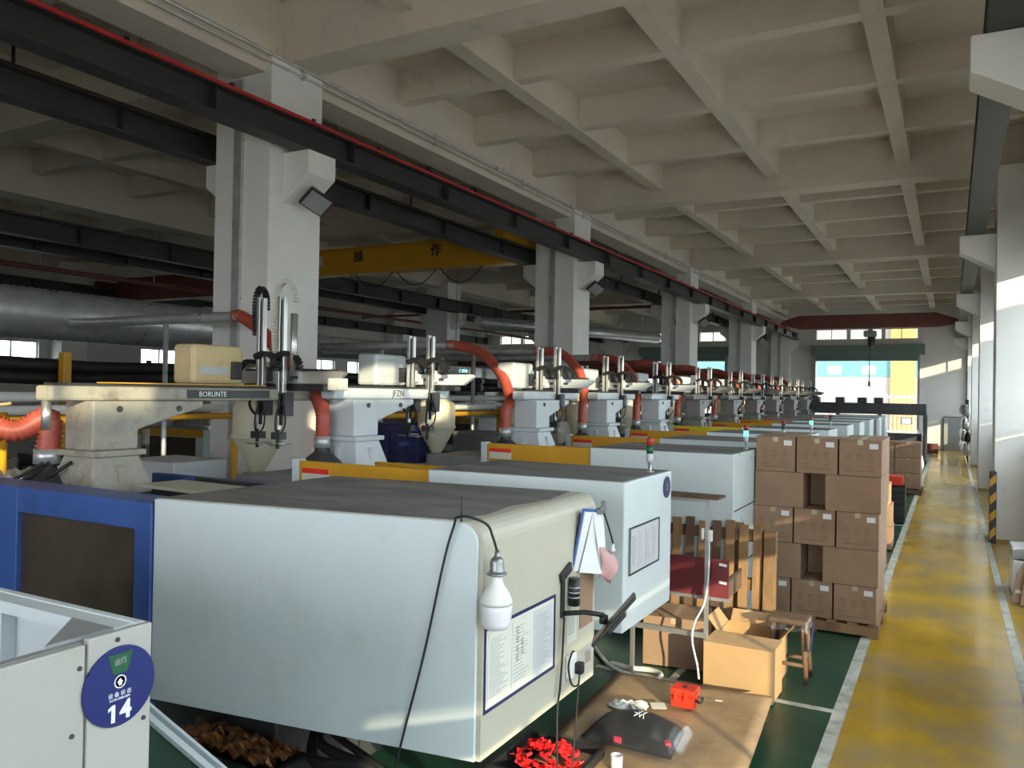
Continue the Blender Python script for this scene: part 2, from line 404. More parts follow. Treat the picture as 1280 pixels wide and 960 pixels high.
# outside: paving, fence and the building across the yard
struct(MB().box(-90, 60, YE+.25, 120, -.4, -.05), 'ground_yard', ASPH)
struct(MB().box(-90, 60, -90, YB-.3, -.4, -.05), 'ground_rear', ASPH)
struct(MB().box(XR+.3, 60, YB-.3, YE+.25, -.4, -.05), 'ground_side', ASPH)
struct(MB().box(-90, XL-.3, YB-.3, YE+.25, -.4, -.05), 'ground_far_side', ASPH)
blk = thing('sun_blocker', 'long unseen raised slab added to block sun outside the right-hand windows', 'sun blocker', (7.5, 8, 0))  # added out of view, only to shade the windows and leave sun in bands
build(MB().box(7.25, 7.75, -32, 46, 3.72, 5.72), 'blocker_slab', OUTF, blk)
for y in range(-30, 46, 15): build(MB().box(7.35, 7.65, y-.15, y+.15, -.05, 3.72), 'pier', OUTF, blk)
ob = thing('building', 'pale building with teal glazing and yellow pier seen through the far doorway', 'building', (-6, 60, 0))
build(MB().box(-45, 6, 60, 66, 0, 11), 'wall', OUTW, ob)
build(MB().box(-45, 6, 59.95, 60, 3.75, 5.0), 'glazing', OUTT, ob)
for x in (-3.6, -14.5, -25.5): build(MB().box(x, x+1.5, 59.7, 60.02, 0, 11), 'pier', OUTY, ob)
for x in (-9.4, -7.6, -5.4): build(MB().box(x, x+.9, 59.92, 59.98, 3.9, 4.5), 'sign_panel', OUTF, ob)
fc = thing('fence', 'white barred yard fence in front of the pale building outside', 'fence', (-6, 55, 0))
build(MB().box(-20, 3, 54.97, 55.03, 2.35, 2.45).box(-20, 3, 54.97, 55.03, .2, .3), 'rail', OUTF, fc)
for i in range(60):
    x = -12+.25*i; build(MB().box(x-.03, x+.03, 54.96, 55.04, 0, 2.6), 'bar', OUTF, fc)

# ================================================================== CRANE GIRDERS AND CRANES
def girder(x, label, w=.25, h=.30, red=False, cat='crane girder'):
    t = thing('crane_girder', label, cat, (x, 17, 5.05), 'crane runway girders along the column rows')
    build(MB().box(x-w/2, x+w/2, YB+.1, YE-.05, 5.05, 5.075), 'bottom_flange', STEEL, t)
    build(MB().box(x-.02, x+.02, YB+.1, YE-.05, 5.075, 5.05+h-.02), 'web', STEEL, t)
    build(MB().box(x-w/2, x+w/2, YB+.1, YE-.05, 5.05+h-.02, 5.05+h), 'top_flange', STEEL, t)
    build(MB().box(x-.03, x+.03, YB+.1, YE-.05, 5.05+h, 5.05+h+.05), 'crane_rail', STEEL, t)
    for k in range(0, 22):
        y = -5+2.125*k
        build(MB().box(x-w/2+.005, x+w/2-.005, y-.006, y+.006, 5.076, 5.05+h-.021), 'stiffener', STEEL, t)
    if red:
        xr = x+w/2+.012
        build(MB().box(xr-.012, xr+.012, YB+.2, YE-.2, 5.05+h-.012, 5.05+h+.022), 'conductor_bar', REDBAR, t)
        for k in range(0, 38):
            y = -5+1.2*k; build(MB().box(xr-.016, xr+.014, y-.02, y+.02, 5.05+h+.022, 5.05+h+.05), 'bar_clamp', BLKPL, t)
    return t
girder(-6.62, 'dark steel crane girder with thin red conductor bar on the first column row', red=True)
girder(-8.06, 'dark steel crane girder behind the first column row, nearest bay side')
girder(-15.3, 'dark crane girder on near side of the dim second column row', h=.38)
girder(-16.8, 'dark crane girder on far side of the dim second column row', h=.30)
girder(-24.05, 'dark crane girder against the far left window wall', h=.34)
girder(.335, 'dark crane girder on corbels above the yellow aisle at right', w=.27)

yc = thing('bridge_crane', 'yellow overhead bridge crane lettered in black behind the first columns', 'crane', (-11.7, 15.0, 5.0))
build(MB().box(-15.1, -8.2, 14.86, 15.2, 5.02, 5.10), 'lower_flange', ORANGE, yc)
build(MB().box(-15.1, -8.2, 14.94, 15.12, 5.10, 5.62), 'box_girder', ORANGE, yc, bevel=.01)
build(MB().box(-15.1, -8.2, 14.90, 15.16, 5.62, 5.66), 'upper_flange', ORANGE, yc)
for x in (-15.3, -8.06): build(MB().box(x-.1, x+.1, 14.1, 16.0, 5.41, 5.60), 'end_truck', ORANGE, yc, bevel=.01)
for ch, x in (('安', -14.6), ('全', -13.55), ('操', -12.35), ('作', -10.15)):
    if ch in '操作': text(ch, .30, 'lettering', BLACKI, yc, (x, 14.935, 5.42), (1, 0, 0), (0, 0, 1), .003, bold=.004)
build(MB().box(-13.75, -13.45, 14.925, 14.94, 5.28, 5.5), 'label_plate', PAPERG, yc)
for x in (-8.9, -10.1, -11.3, -12.5, -13.7):
    P = [(x-1.1*t, 14.9, 5.02-.34*4*t*(1-t)) for t in [i/10 for i in range(11)]]
    build(MB().tube(P, .012, 6), 'festoon_cable', BLACK, yc)

rc = thing('bridge_crane', 'dark red overhead crane with hoist near the far end wall', 'crane', (-3.1, 38.0, 5.4))
build(MB().prism([(-6.75, 5.55), (-6.0, 5.32), (-.4, 5.32), (.3, 5.45), (.3, 5.6), (-.6, 5.92), (-6.0, 5.92), (-6.75, 5.7)], 'y', 37.8, 38.2), 'box_girder', DARKRED, rc)
for x in (-6.62, .335): build(MB().box(x-.12, x+.12, 37.2, 38.8, 5.40, 5.60), 'end_truck', DARKRED, rc)
h_ = build(MB().box(-3.35, -2.85, 37.75, 38.25, 4.95, 5.2).box(-3.2, -3.0, 37.9, 38.1, 5.2, 5.33), 'hoist', GREYM, rc, bevel=.02)
build(MB().lathe([(.12, 4.5), (.16, 4.55), (.16, 4.95)], (-3.05, 38, 0), 12), 'hoist_motor', DGREY, rc)
build(MB().tube([(-3.1, 37.8, 4.5), (-3.1, 37.8, 3.0)], .018, 6), 'hook_chain', STEEL, rc)
build(MB().obox((-3.1, 37.8, 2.9), (.1, .08, .22)), 'hook_block', DGREY, rc)
rc2 = thing('bridge_crane', 'dark red crane girder far back in the dim left bay', 'crane', (-20.4, 17.0, 5.4))
build(MB().box(-23.9, -16.9, 16.8, 17.2, 5.0, 5.75), 'box_girder', DARKRED, rc2, bevel=.02)
for x in (-24.05, -16.8): build(MB().box(x-.12, x+.12, 16.2, 17.8, 5.40, 5.60), 'end_truck', DARKRED, rc2)

# floodlights below the corbels
def flood(loc, label, aim=0):
    t = thing('floodlight', label, 'floodlight', loc, 'floodlights under the column corbels')
    mt = Matrix.Translation(loc) @ Euler((R(-30), R(-38), aim)).to_matrix().to_4x4()
    build(MB().box(-.13, .13, -.16, .16, -.025, .035, mt), 'housing', BLKPL, t, bevel=.008)
    build(MB().box(-.11, .11, -.14, .14, -.031, -.025, mt), 'lens', GREYM, t)
    build(MB().tube([Vector(loc)+Vector((-.15, -.02, .01)), Vector(loc)+Vector((-.06, 0, .03))], .025, 8), 'bracket', BLKPL, t)
for k, lb in ((0, 'small black floodlight under the corbel of the nearest column'), (1, 'small black floodlight under the corbel of the second column'),
              (2, 'small black floodlight under the corbel of the third column'), (3, 'small black floodlight under the corbel of the fourth column')):
    flood((-6.60, 7.2+8.5*k, 4.50), lb)

# conduits along the ceiling beam above the first column row
for z, r_, lb in ((6.12, .022, 'upper grey conduit running along the beam over the first columns'), (6.03, .016, 'lower thin grey conduit along the beam over the first columns')):
    t = thing('conduit', lb, 'conduit', (-6.86, 17, z))
    build(MB().tube([(-6.87, YB+.1, z), (-6.87, YE-.1, z)], r_, 8), 'pipe', GALV, t)
    for k in range(16): build(MB().box(-6.9, -6.84, -4+2.8*k, -3.95+2.8*k, z-.03, z+.03), 'pipe_clip', GALV, t)
sp = thing('sprinkler_pipe', 'dark red sprinkler pipe hung below the ceiling of the left bay', 'pipe', (-9.3, 17, 5.8))
build(MB().tube([(-9.3, YB+.2, 5.86), (-9.3, YE-.2, 5.86)], .04, 8), 'pipe', DARKRED, sp)
for k in range(24):
    y = -4.6+1.9*k; build(MB().tube([(-9.3, y, 5.88), (-9.3, y, 6.85)], .012, 6), 'hanger_rod', GALV, sp)
    if k % 2: build(MB().tube([(-9.3, y+.3, 5.86), (-9.3, y+.3, 6.15)], .02, 6), 'sprinkler_drop', BLKPL, sp)
sp = thing('sprinkler_pipe', 'dark red pipe crossing far back below the left ceiling', 'pipe', (-20, 30, 5.6))
build(MB().tube([(-24.5, 30, 5.7), (-7.9, 30, 5.7)], .06, 8), 'pipe', DARKRED, sp)
for k in range(8): build(MB().tube([(-24+2.1*k, 30, 5.7), (-24+2.1*k, 30, 6.85)], .012, 6), 'hanger_rod', GALV, sp)
sp = thing('sprinkler_pipe', 'dark red pipe low along the third bay near the windows', 'pipe', (-18.4, 14, 4.9))
build(MB().tube([(-18.4, 0, 4.95), (-18.4, 39, 4.95)], .06, 8), 'pipe', DARKRED, sp)
for k in range(12): build(MB().tube([(-18.4, 2+3*k, 4.95), (-18.4, 2+3*k, 6.4)], .012, 6), 'hanger_rod', GALV, sp)

# round air ducts of the left bay
d = thing('air_duct', 'large silver spiral duct hanging left of the nearest column', 'duct', (-10, 5, 2.85))
P = [Vector((-10, -3+.05*i, 3.17)) for i in range(231)]
build(MB().tube(P, [.320 if i % 2 else .300 for i in range(231)], 28), 'spiral_tube', GALV, d)
build(MB().tube([(-10, 8.5, 3.17), (-10, 8.56, 3.17)], .345, 28), 'end_ring', GALV, d)
for y in (-2, 2.2): build(MB().tube([(-10, y, 3.48), (-10, y, 6.4)], .006, 6), 'hanger_rod', STEEL, d)
d = thing('air_duct', 'narrower grey duct continuing behind the nearest column', 'duct', (-10, 14, 2.85))
build(MB().tube([Vector((-10, 8.62+.06*i, 3.06)) for i in range(260)], [.20 if i % 2 else .195 for i in range(260)], 20), 'spiral_tube', GALV, d)
for y in (9.2, 15.6, 22): build(MB().tube([(-10, y, 3.25), (-10, y, 6.4)], .006, 6), 'hanger_rod', STEEL, d)
d = thing('air_duct', 'short silver duct under the ceiling beside the third column', 'duct', (-13, 28, 4.6))
build(MB().tube([(-14.5, 24, 4.7), (-11, 33, 4.7)], .22, 16), 'spiral_tube', GALV, d)
for q in (.1, .5, .9): build(MB().tube([(-14.5+3.5*q, 24+9*q, 4.9), (-14.5+3.5*q, 24+9*q, 6.86)], .012, 6), 'hanger_rod', GALV, d)
for i, (z, lb) in enumerate(((2.51, 'upper black insulated pipe running behind the nearest robot'), (2.37, 'lower black insulated pipe running behind the nearest robot'))):
    t = thing('insulated_pipe', lb, 'pipe', (-9, 6, z), 'black insulated pipes')
    build(MB().tube([(-9-.02*i, -3+.5*j, z+.012*math.sin(j*1.3+i)) for j in range(60)], .075, 12), 'pipe', BLACK, t)
    for y in (1, 5.6, 10, 15, 20): build(MB().tube([(-9-.02*i, y, z), (-9-.02*i, y+.09, z)], .085, 12), 'joint', GALV, t)
t = thing('pipe_bracket', 'yellow upright bracket holding the black insulated pipes', 'bracket', (-8.88, 5.6, 0))
build(MB().box(-8.90, -8.80, 5.55, 5.65, 0, 2.66), 'post', ORANGE, t, bevel=.01); build(MB().box(-9.1, -8.9, 5.57, 5.63, 2.255, 2.285), 'arm', ORANGE, t)
for z, x, lb in ((2.16, -8.3, 'upper white water pipe behind the nearest robot'), (2.02, -8.35, 'lower white water pipe behind the nearest robot')):
    t = thing('water_pipe', lb, 'pipe', (x, 6, z), 'white water pipes')
    build(MB().tube([(x, -3, z), (x, 30, z)], .05, 12), 'pipe', WHITEP, t)
    for y in (2, 9, 16, 23): build(MB().box(x-.02, x+.02, y-.03, y+.03, 0, z-.04), 'post', GREYM, t)
# ================================================================== MOULDING MACHINES
def rounded_end(x0, x1, z0, z1, r=.09, n=6):
    """side outline of an enclosure whose aisle-side top edge is rounded"""
    return [(x0, z0), (x1, z0)] + [(x1-r+r*math.cos(t), z1-r+r*math.sin(t)) for t in [math.pi/2*i/n for i in range(n+1)]] + [(x0, z1)]
MG = 'injection moulding machines along the aisle'

# --- nearest machine: open-topped white guard with the round status sign
m0 = thing('molding_machine', 'near white machine guard with blue round number 14 sign', 'machine', (-2.9, .7, 0), MG)
def skew0(p): return p
build(MB().box(-1.72, -1.70, 1.145, 1.31, .45, 1.725), 'end_panel', GUARDG, m0, bevel=.004)
build(MB().box(-1.72, -1.70, -.6, 1.139, .45, 1.715), 'end_panel', GUARDG, m0, bevel=.004)
build(MB().box(-4.1, -1.72, 1.285, 1.31, .45, 1.725), 'side_panel', WHITEM, m0, bevel=.004)
build(MB().box(-4.1, -4.08, -.6, 1.285, .45, 1.725), 'end_panel', WHITEM, m0)
build(MB().box(-4.1, -1.72, -.6, -.575, .45, 1.725), 'side_panel', WHITEM, m0)
build(MB().box(-4.08, -1.74, 1.235, 1.285, 1.690, 1.722), 'rim_angle', WHITEM, m0)
build(MB().box(-1.742, -1.722, -.57, 1.235, 1.69, 1.716), 'rim_angle', GREYM, m0)
build(MB().prism([(-1.74, 1.235), (-1.74, 1.07), (-1.90, 1.235)], 'z', 1.695, 1.7235), 'corner_gusset', GREYM, m0)
for x in (-2.27, -3.0, -3.7): build(MB().box(x, x+.05, 1.245, 1.284, .6, 1.69), 'stiffener', WHITEM, m0)
build(MB().box(-4.08, -1.74, -.57, 1.28, .95, 1.0), 'tray', WHITEM, m0)
build(MB().box(-4.4, -2.0, -.4, 1.1, 0, .45), 'base', DGREY, m0)
for y, z in ((1.125, 1.665), (1.217, 1.706), (1.11, 1.52), (1.29, 1.5)):
    build(MB().lathe([(.006, 0), (.005, .004)], (0, 0, 0), 8).xform(lambda p: Vector((-1.70+p.z, y+p.x, z+p.y))), 'bolt', DGREY, m0)
sg = thing('status_sign', 'round blue equipment status sign numbered 14 on near guard', 'sign', (-1.69, 1.222, 1.595))
def disc(r, x, y, z, t=.005, n=40): return MB().lathe([(r, 0), (r, t)], (0, 0, 0), n, smooth=False).xform(lambda p: Vector((x+p.z, y+p.x, z+p.y)))
build(disc(.0925, -1.699, 1.222, 1.598), 'disc', SIGNB, sg)
build(MB().prism([(1.222-.018, 1.628), (1.222+.018, 1.628), (1.222+.033, 1.674), (1.222-.033, 1.674)], 'x', -1.694, -1.6932), 'status_window', SIGNG, sg)
build(MB().lathe([(.0155, 0), (.0155, .001), (.0128, .001), (.0128, 0)], (0, 0, 0), 24, smooth=False).xform(lambda p: Vector((-1.6938+p.z, 1.222+p.x, 1.6085+p.y))), 'emblem_ring', WHITEI, sg)
build(MB().prism([(1.222-.004, 1.600), (1.222+.004, 1.600), (1.222+.004, 1.607), (1.222+.008, 1.607), (1.222, 1.6165), (1.222-.008, 1.607), (1.222-.004, 1.607)], 'x', -1.694, -1.6928), 'emblem_arrow', WHITEI, sg)
A = ((0, 1, 0), (0, 0, 1))
text('设 备 状 态', .0125, 'lettering', WHITEI, sg, (-1.6936, 1.222, 1.5795), *A, depth=.0006)
text('非工作人员禁止操作', .0060, 'lettering', WHITEI, sg, (-1.6936, 1.222, 1.569), *A, depth=.0006)
text('4', .058, 'lettering', WHITEI, sg, (-1.6936, 1.238, 1.5375), *A, depth=.0006, bold=.002)
build(MB().prism([(1.201, 1.517), (1.2105, 1.517), (1.2105, 1.558), (1.203, 1.558), (1.193, 1.552), (1.193, 1.5445), (1.201, 1.549)], 'x', -1.694, -1.6930), 'numeral_one', WHITEI, sg)
text('运行', .016, 'lettering', TEXTL, sg, (-1.6930, 1.222, 1.655), (0, 1, .1), (0, -.1, 1), depth=.0003)

# --- machine with blue guard and big white enclosure
m1 = thing('molding_machine', 'large white machine enclosure with dusty top and blue guard beside it', 'machine', (-3.4, 3.5, 0), MG)
def sk(p):                                              # the long side is set slightly askew
    if p.y < 3.4: p.y += (p.x+1.70)*.075
    if p.z > 1.2: p.z += (p.x+1.70)*.016
    else: p.z += (p.x+1.70)*.03
    return p
build(MB().prism(rounded_end(-3.56, -1.72, .76, 1.75), 'y', 2.88, 2.895).xform(sk), 'side_panel', WHITEM, m1, bevel=.004)
build(MB().prism(rounded_end(-3.56, -1.70, .76, 1.753), 'y', 2.8955, 4.10).xform(sk), 'end_cover', CREAMM, m1)
build(MB().prism([(-3.55, 2.90), (-1.86, 2.90), (-1.80, 3.1), (-1.84, 3.4), (-1.79, 3.7), (-1.85, 4.09), (-3.55, 4.09)], 'z', 1.7535, 1.7560).xform(sk), 'top_dust', DUST, m1)
build(MB().box(-3.545, -1.74, 2.92, 4.07, 1.12, 1.16), 'inner_shelf', DGREY, m1)
build(MB().box(-5.6, -3.0, 3.05, 3.95, .12, .62), 'base', DGREY, m1, bevel=.02)
for x in (-5.3, -4.2, -3.1):
    for y in (3.15, 3.85): build(MB().lathe([(.07, 0), (.07, .03), (.03, .04), (.03, .12)], (x, y, 0), 12), 'foot', DGREY, m1)
build(MB().tube([(-3.5, 3.5, .95), (-2.0, 3.5, .95)], .13, 16), 'barrel', BLACK, m1)
bp_ = build(MB().box(-5.25, -4.74, 2.73, 2.78, .62, 1.70).box(-3.70, -3.57, 2.73, 2.78, .62, 1.70).box(-4.74, -3.70, 2.73, 2.78, 1.555, 1.70).box(-4.74, -3.70, 2.73, 2.78, .62, .80), 'guard_door', BLUE, m1, bevel=.006)
build(MB().box(-4.74, -3.70, 2.762, 2.775, .80, 1.555), 'door_window', SMOKE, bp_)
build(MB().box(-5.27, -3.57, 2.78, 2.95, 1.665, 1.70), 'guard_rail', BLUE, m1)
build(MB().box(-6.1, -5.28, 2.73, 2.78, .62, 1.71), 'guard_panel', BLUE, m1, bevel=.006)
build(MB().box(-5.3, -3.57, 4.05, 4.10, .62, 1.64), 'rear_guard', BLUE, m1, bevel=.006)
build(MB().box(-4.62, -4.1, 4.02, 4.06, 1.44, 1.60), 'rear_window', DGREY, m1)
build(MB().box(-5.55, -4.75, 2.98, 3.98, .62, 1.56), 'fixed_platen', DGREY, m1, bevel=.02)
build(MB().box(-6.5, -5.85, 2.98, 3.98, .62, 1.40), 'moving_platen', DGREY, m1, bevel=.02)
for y in (3.15, 3.8):
    for z in (.85, 1.35): build(MB().tube([(-6.5, y, z), (-4.4, y, z)], .05, 12), 'tie_bar', ALU, m1)
build(MB().box(-4.55, -3.6, 3.1, 3.9, 1.30, 1.50), 'injection_unit', DGREY, m1, bevel=.02)
build(MB().obox((-4.35, 3.75, 1.58), (.6, .35, .12), (0, 0, .2)), 'cable_box', BLKPL, m1, bevel=.01)
build(MB().obox((-4.15, 3.6, 1.645), (1.0, .34, .02), (0, 0, -.05)), 'cover_plate', CREAMM, m1)
build(MB().box(-4.6, -3.62, 3.86, 3.9, 1.615, 1.665), 'cable_rail', BLKPL, m1)
def hopper(parent, x, y, z0, r, hc, hz, mat=HOPPER, loader=True):
    build(MB().box(x-.09, x+.09, y-.09, y+.09, z0, z0+.12), 'throat', GREYM, parent)
    build(MB().lathe([(.06, z0+.12), (.07, z0+.14), (r, z0+.14+hc), (r*1.04, z0+.15+hc), (r*1.04, z0+.17+hc), (r, z0+.18+hc), (r, z0+hc+hz), (r*.9, z0+hc+hz+.05), (r*.5, z0+hc+hz+.1)], (x, y, 0), 24), 'hopper', mat, parent)
    if loader:
        zt = z0+hc+hz+.1
        l_ = build(MB().lathe([(.09, zt), (.13, zt+.05), (.13, zt+.25), (.14, zt+.26), (.14, zt+.28), (.10, zt+.33), (.04, zt+.35)], (x, y, 0), 18), 'vacuum_loader', ALU, parent)
        build(MB().lathe([(.05, zt+.34), (.05, zt+.42)], (x, y, 0), 12), 'loader_motor', DGREY, l_)

def enclosure_machine(i, yf, w, x0, xe, label, zb, guard=ORANGE, zt=1.75, gx=-4.4, name='molding_machine', mat=WHITEM, dust=True):
    """machine lying across the hall: guard with coloured top strip on the left, white enclosure on the aisle side"""
    t = thing(name, label, 'machine', (-3.2, yf+w/2, 0), MG)
    yb = yf+w
    def s2(p):
        if p.y < yf+w*.4: p.y += (p.x-xe)*.045
        return p
    body = build(MB().box(x0, xe, yf, yb, zb, zt).xform(s2), 'enclosure', mat, t, bevel=.008)
    build(MB().box(x0+.01, xe-.02, yf+.012, yb-.012, zt+.001, zt+.004).xform(s2), 'top_dust', DUST, t)
    if zb < .6:
        for z in (.68, 1.22): build(MB().box(xe, xe+.004, yf+.01, yb-.01, z-.006, z+.006), 'panel_seam', DGREY, body)
    g = build(MB().box(gx, x0-.005, yf-.03, yf+.02, zt-.19, zt-.01), 'guard_strip', guard, t, bevel=.005)
    build(MB().box(gx, x0-.005, yf-.02, yf+.015, .60, zt-.20), 'guard_door', WHITEM, t, bevel=.005)
    build(MB().box(gx+.15, x0-.2, yf-.024, yf-.0205, .75, zt-.32), 'door_window', SMOKE, t)
    build(MB().box(gx-.08, gx-.005, yf-.03, yf+.05, .6, zt), 'guard_post', WHITEM, t, bevel=.005)
    build(MB().box(gx+.03, gx+.3, yf-.035, yf-.031, zt-.17, zt-.06), 'warning_label', PAPERW, g)
    build(MB().box(gx+.03, gx+.3, yf-.037, yf-.0355, zt-.10, zt-.06), 'warning_band', REDP, g)
    build(MB().box(gx, x0-.005, yb-.06, yb-.02, .6, zt-.08), 'rear_guard', guard, t, bevel=.005)
    build(MB().box(-5.9, -2.9, yf+.1, yb-.1, .1, .6), 'base', DGREY, t, bevel=.02)
    for x in (-5.6, -4.4, -3.1):
        for y in (yf+.18, yb-.18): build(MB().lathe([(.06, 0), (.06, .03), (.03, .04), (.03, .1)], (x, y, 0), 10), 'foot', DGREY, t)
    build(MB().box(-5.3, -4.3, yf+.15, yb-.12, .6, 1.56), 'fixed_platen', GREYM, t, bevel=.02)
    build(MB().box(gx+.15, x0-.05, yf+.2, yb-.2, 1.30, 1.58), 'injection_unit', WHITEM, t, bevel=.03)
    build(MB().obox((gx+.5, yf+w*.5, 1.62), (.35, .3, .10), (0, 0, .1)), 'valve_block', DGREY, t, bevel=.01)
    build(MB().box(-6.15, -5.32, yf+.25, yb-.05, .6, 1.38), 'barrel_cover', WHITEM if i < 6 else GREYM, t, bevel=.02)
    hopper(t, -5.72, yf+w*.86, 1.38, .235, .30, .42)
    return t
YF = [None, None, 4.70, 7.56, 9.75, 11.95, 14.2, 16.9, 19.3, 21.8, 24.6, 27.2]
LBL = {2: 'white machine enclosure with framed notices and orange guard strip, just behind the nearest',
       3: 'third white machine whose end is beside the leaning pallet',
       4: 'fourth machine in the row with orange strip behind the signal lamp',
       5: 'fifth machine in the row, low orange strip above white side',
       6: 'sixth machine in the row with bright lemon guard strip',
       7: 'seventh machine in the row, behind the lemon strip', 8: 'eighth machine in the row, half hidden by cartons',
       9: 'ninth machine in the row, behind the carton stack top', 10: 'tenth machine in the row, near the grey cabinet',
       11: 'last machine of the row before the black frame'}
MACH = {}
for i in range(2, 12):
    MACH[i] = enclosure_machine(i, YF[i], .95 if i == 2 else 1.1, -3.18, -1.76, LBL[i], .82 if i == 2 else .12,
                                LEMON if i == 6 else (GREYM if i > 8 else ORANGE))

# ================================================================== TAKE-OUT ROBOTS
def chain(mb, P, w, h, axis):
    """flat cable chain following a path: separate link blocks"""
    Q = resample(spline(P, 12), .028)
    for a, b in zip(Q, Q[1:]):
        d = (b-a).normalized(); s_ = Vector(axis); n_ = d.cross(s_).normalized(); c = (a+b)/2
        mt = Matrix((d, s_, n_)).transposed().to_4x4(); mt.translation = c
        mb.box(-.012, .012, -w/2, w/2, -h/2, h/2, mt)
    return mb
def robot(label, base, body, kick_y, arm, top=1.28, logo=None, box=ROBW, trav=(-.25, 1.75), kx=(-.55, .55), boxpos=None, dark=False):
    t = thing('takeout_robot', label, 'robot', base, 'take-out robots on the machines'); bx, by, bz = base
    L = Vector(base)
    def B(x0, x1, y0, y1, z0, z1): return MB().box(bx+x0, bx+x1, by+y0, by+y1, bz+z0, bz+z1)
    # flared foot
    fo = MB(); v = []
    for z, a in ((0, .24), (.26, .165)):
        v += [(bx+sx*a, by+sy*a, bz+z) for sx, sy in ((-1, -1), (1, -1), (1, 1), (-1, 1))]
    fo.add(v, [(3, 2, 1, 0), (4, 5, 6, 7)] + [(k, (k+1) % 4, (k+1) % 4+4, k+4) for k in range(4)])
    build(fo, 'foot', body, t, bevel=.01)
    for s_ in (-1, 1):
        build(B(-.02, .02, s_*.20-.02, s_*.20+.02, 0, .2), 'foot_rib', body, t); build(B(s_*.20-.02, s_*.20+.02, -.02, .02, 0, .2), 'foot_rib', body, t)
    build(B(-.20, .20, -.20, .20, .26, .30), 'flange', body, t, bevel=.006)
    pil = [(-.17, .30), (.17, .30), (.17, .43), (.30, .47), (.72, .58), (.72, .63), (-.17, .63)]
    build(MB().prism([(by+a, bz+b) for a, b in pil], 'x', bx-.15, bx+.15), 'pillar', body, t, bevel=.012)
    for yy in (.02, .5): build(MB().lathe([(.022, 0), (.022, .01)], (0, 0, 0), 12).xform(lambda p: Vector((bx+.15+p.z, by+yy+p.x, bz+.575+p.y))), 'bolt', DGREY, t)
    tb = build(B(-.085, .085, trav[0], trav[1], .63, .73), 'traverse_beam', body, t, bevel=.02)
    build(B(-.07, .07, trav[0]+.05, trav[1]-.03, .73, .748), 'linear_rail', STEEL, tb)
    if logo:
        build(B(.086, .089, .62, 1.45, .648, .712), 'logo_plate', BLKPL, tb)
        text(logo, .058, 'lettering', WHITEI, tb, (bx+.090, by+.86, bz+.678), (0, 1, 0), (0, 0, 1), .0008)
        build(B(-.10, .10, .02, 1.4, .749, .757), 'cable_tray', ORANGE, tb)
    # carriage, kick beam, arms
    ky = kick_y
    build(B(-.11, .13, ky-.14, ky+.10, .755, .83), 'carriage', DGREY, t, bevel=.01)
    kb = [(kx[0], .775), (kx[1]-.12, .775), (kx[1], .86), (kx[1]-.02, .885), (kx[0]+.05, .885), (kx[0], .84)]
    k = build(MB().prism([(bx+a, bz+b) for a, b in kb], 'y', by+ky-.19, by+ky-.13), 'kick_beam', arm, t, bevel=.006)
    build(MB().box(bx+kx[0]+.06, bx+kx[1]-.1, by+ky-.135, by+ky-.10, bz+.87, bz+.905), 'kick_rail', STEEL, k)
    for a in (-.25, -.05, .12): build(MB().box(bx+a, bx+a+.08, by+ky-.193, by+ky-.19, bz+.815, bz+.845), 'slot', DGREY, k)
    for n_, (ax, hh) in enumerate(((-.14, top), (.10, top))):
        a_ = build(B(ax-.045, ax+.045, ky-.26, ky-.19, .80, .92), 'arm_slide', arm if not dark else DGREY, t, bevel=.008)
        pr = MB()
        pr.box(bx+ax-.045, bx+ax-.010, by+ky-.30, by+ky-.26, bz+.38, bz+hh); pr.box(bx+ax+.012, bx+ax+.04, by+ky-.30, by+ky-.26, bz+.5, bz+hh-.01)
        build(pr, 'arm_profile', ALU, a_, bevel=.004)
        build(MB().box(bx+ax-.008, bx+ax+.010, by+ky-.285, by+ky-.265, bz+.42, bz+hh-.03), 'belt', BLACK, a_)
        build(MB().tube([(bx+ax-.03, by+ky-.28, bz+.40), (bx+ax-.03, by+ky-.28, bz+.22)], .014, 8).box(bx+ax-.07, bx+ax+.03, by+ky-.32, by+ky-.24, bz+.30, bz+.36), 'gripper', DGREY, a_)
        build(MB().tube([(bx+ax-.15, by+ky-.28, bz+.25), (bx+ax+.12, by+ky-.28, bz+.24)], .006, 6).tube([(bx+ax+.05, by+ky-.36, bz+.27), (bx+ax+.05, by+ky-.2, bz+.26)], .006, 6), 'suction_bar', ALU, a_)
        build(chain(MB(), [(bx+ax-.02, by+ky-.33, bz+1.00), (bx+ax+.08, by+ky-.33, bz+1.03), (bx+ax+.19, by+ky-.33, bz+1.0), (bx+ax+.245, by+ky-.33, bz+.94), (bx+ax+.24, by+ky-.33, bz+.86)], .05, .042, (0, 1, 0)), 'cable_chain', BLACK, t)
    build(chain(MB(), [(bx+kx[0]+.22, by+ky-.05, bz+.80), (bx+kx[0]-.02, by+ky-.05, bz+.80), (bx+kx[0]-.10, by+ky-.05, bz+.88), (bx+kx[0]-.02, by+ky-.05, bz+.97), (bx+kx[0]+.15, by+ky-.05, bz+.97)], .05, .035, (0, 1, 0)), 'cable_chain', BLACK, t)
    build(B(kx[0]+.12, kx[1]-.2, ky-.20, ky-.10, .715, .772), 'under_tray', BLKPL, t, bevel=.006)
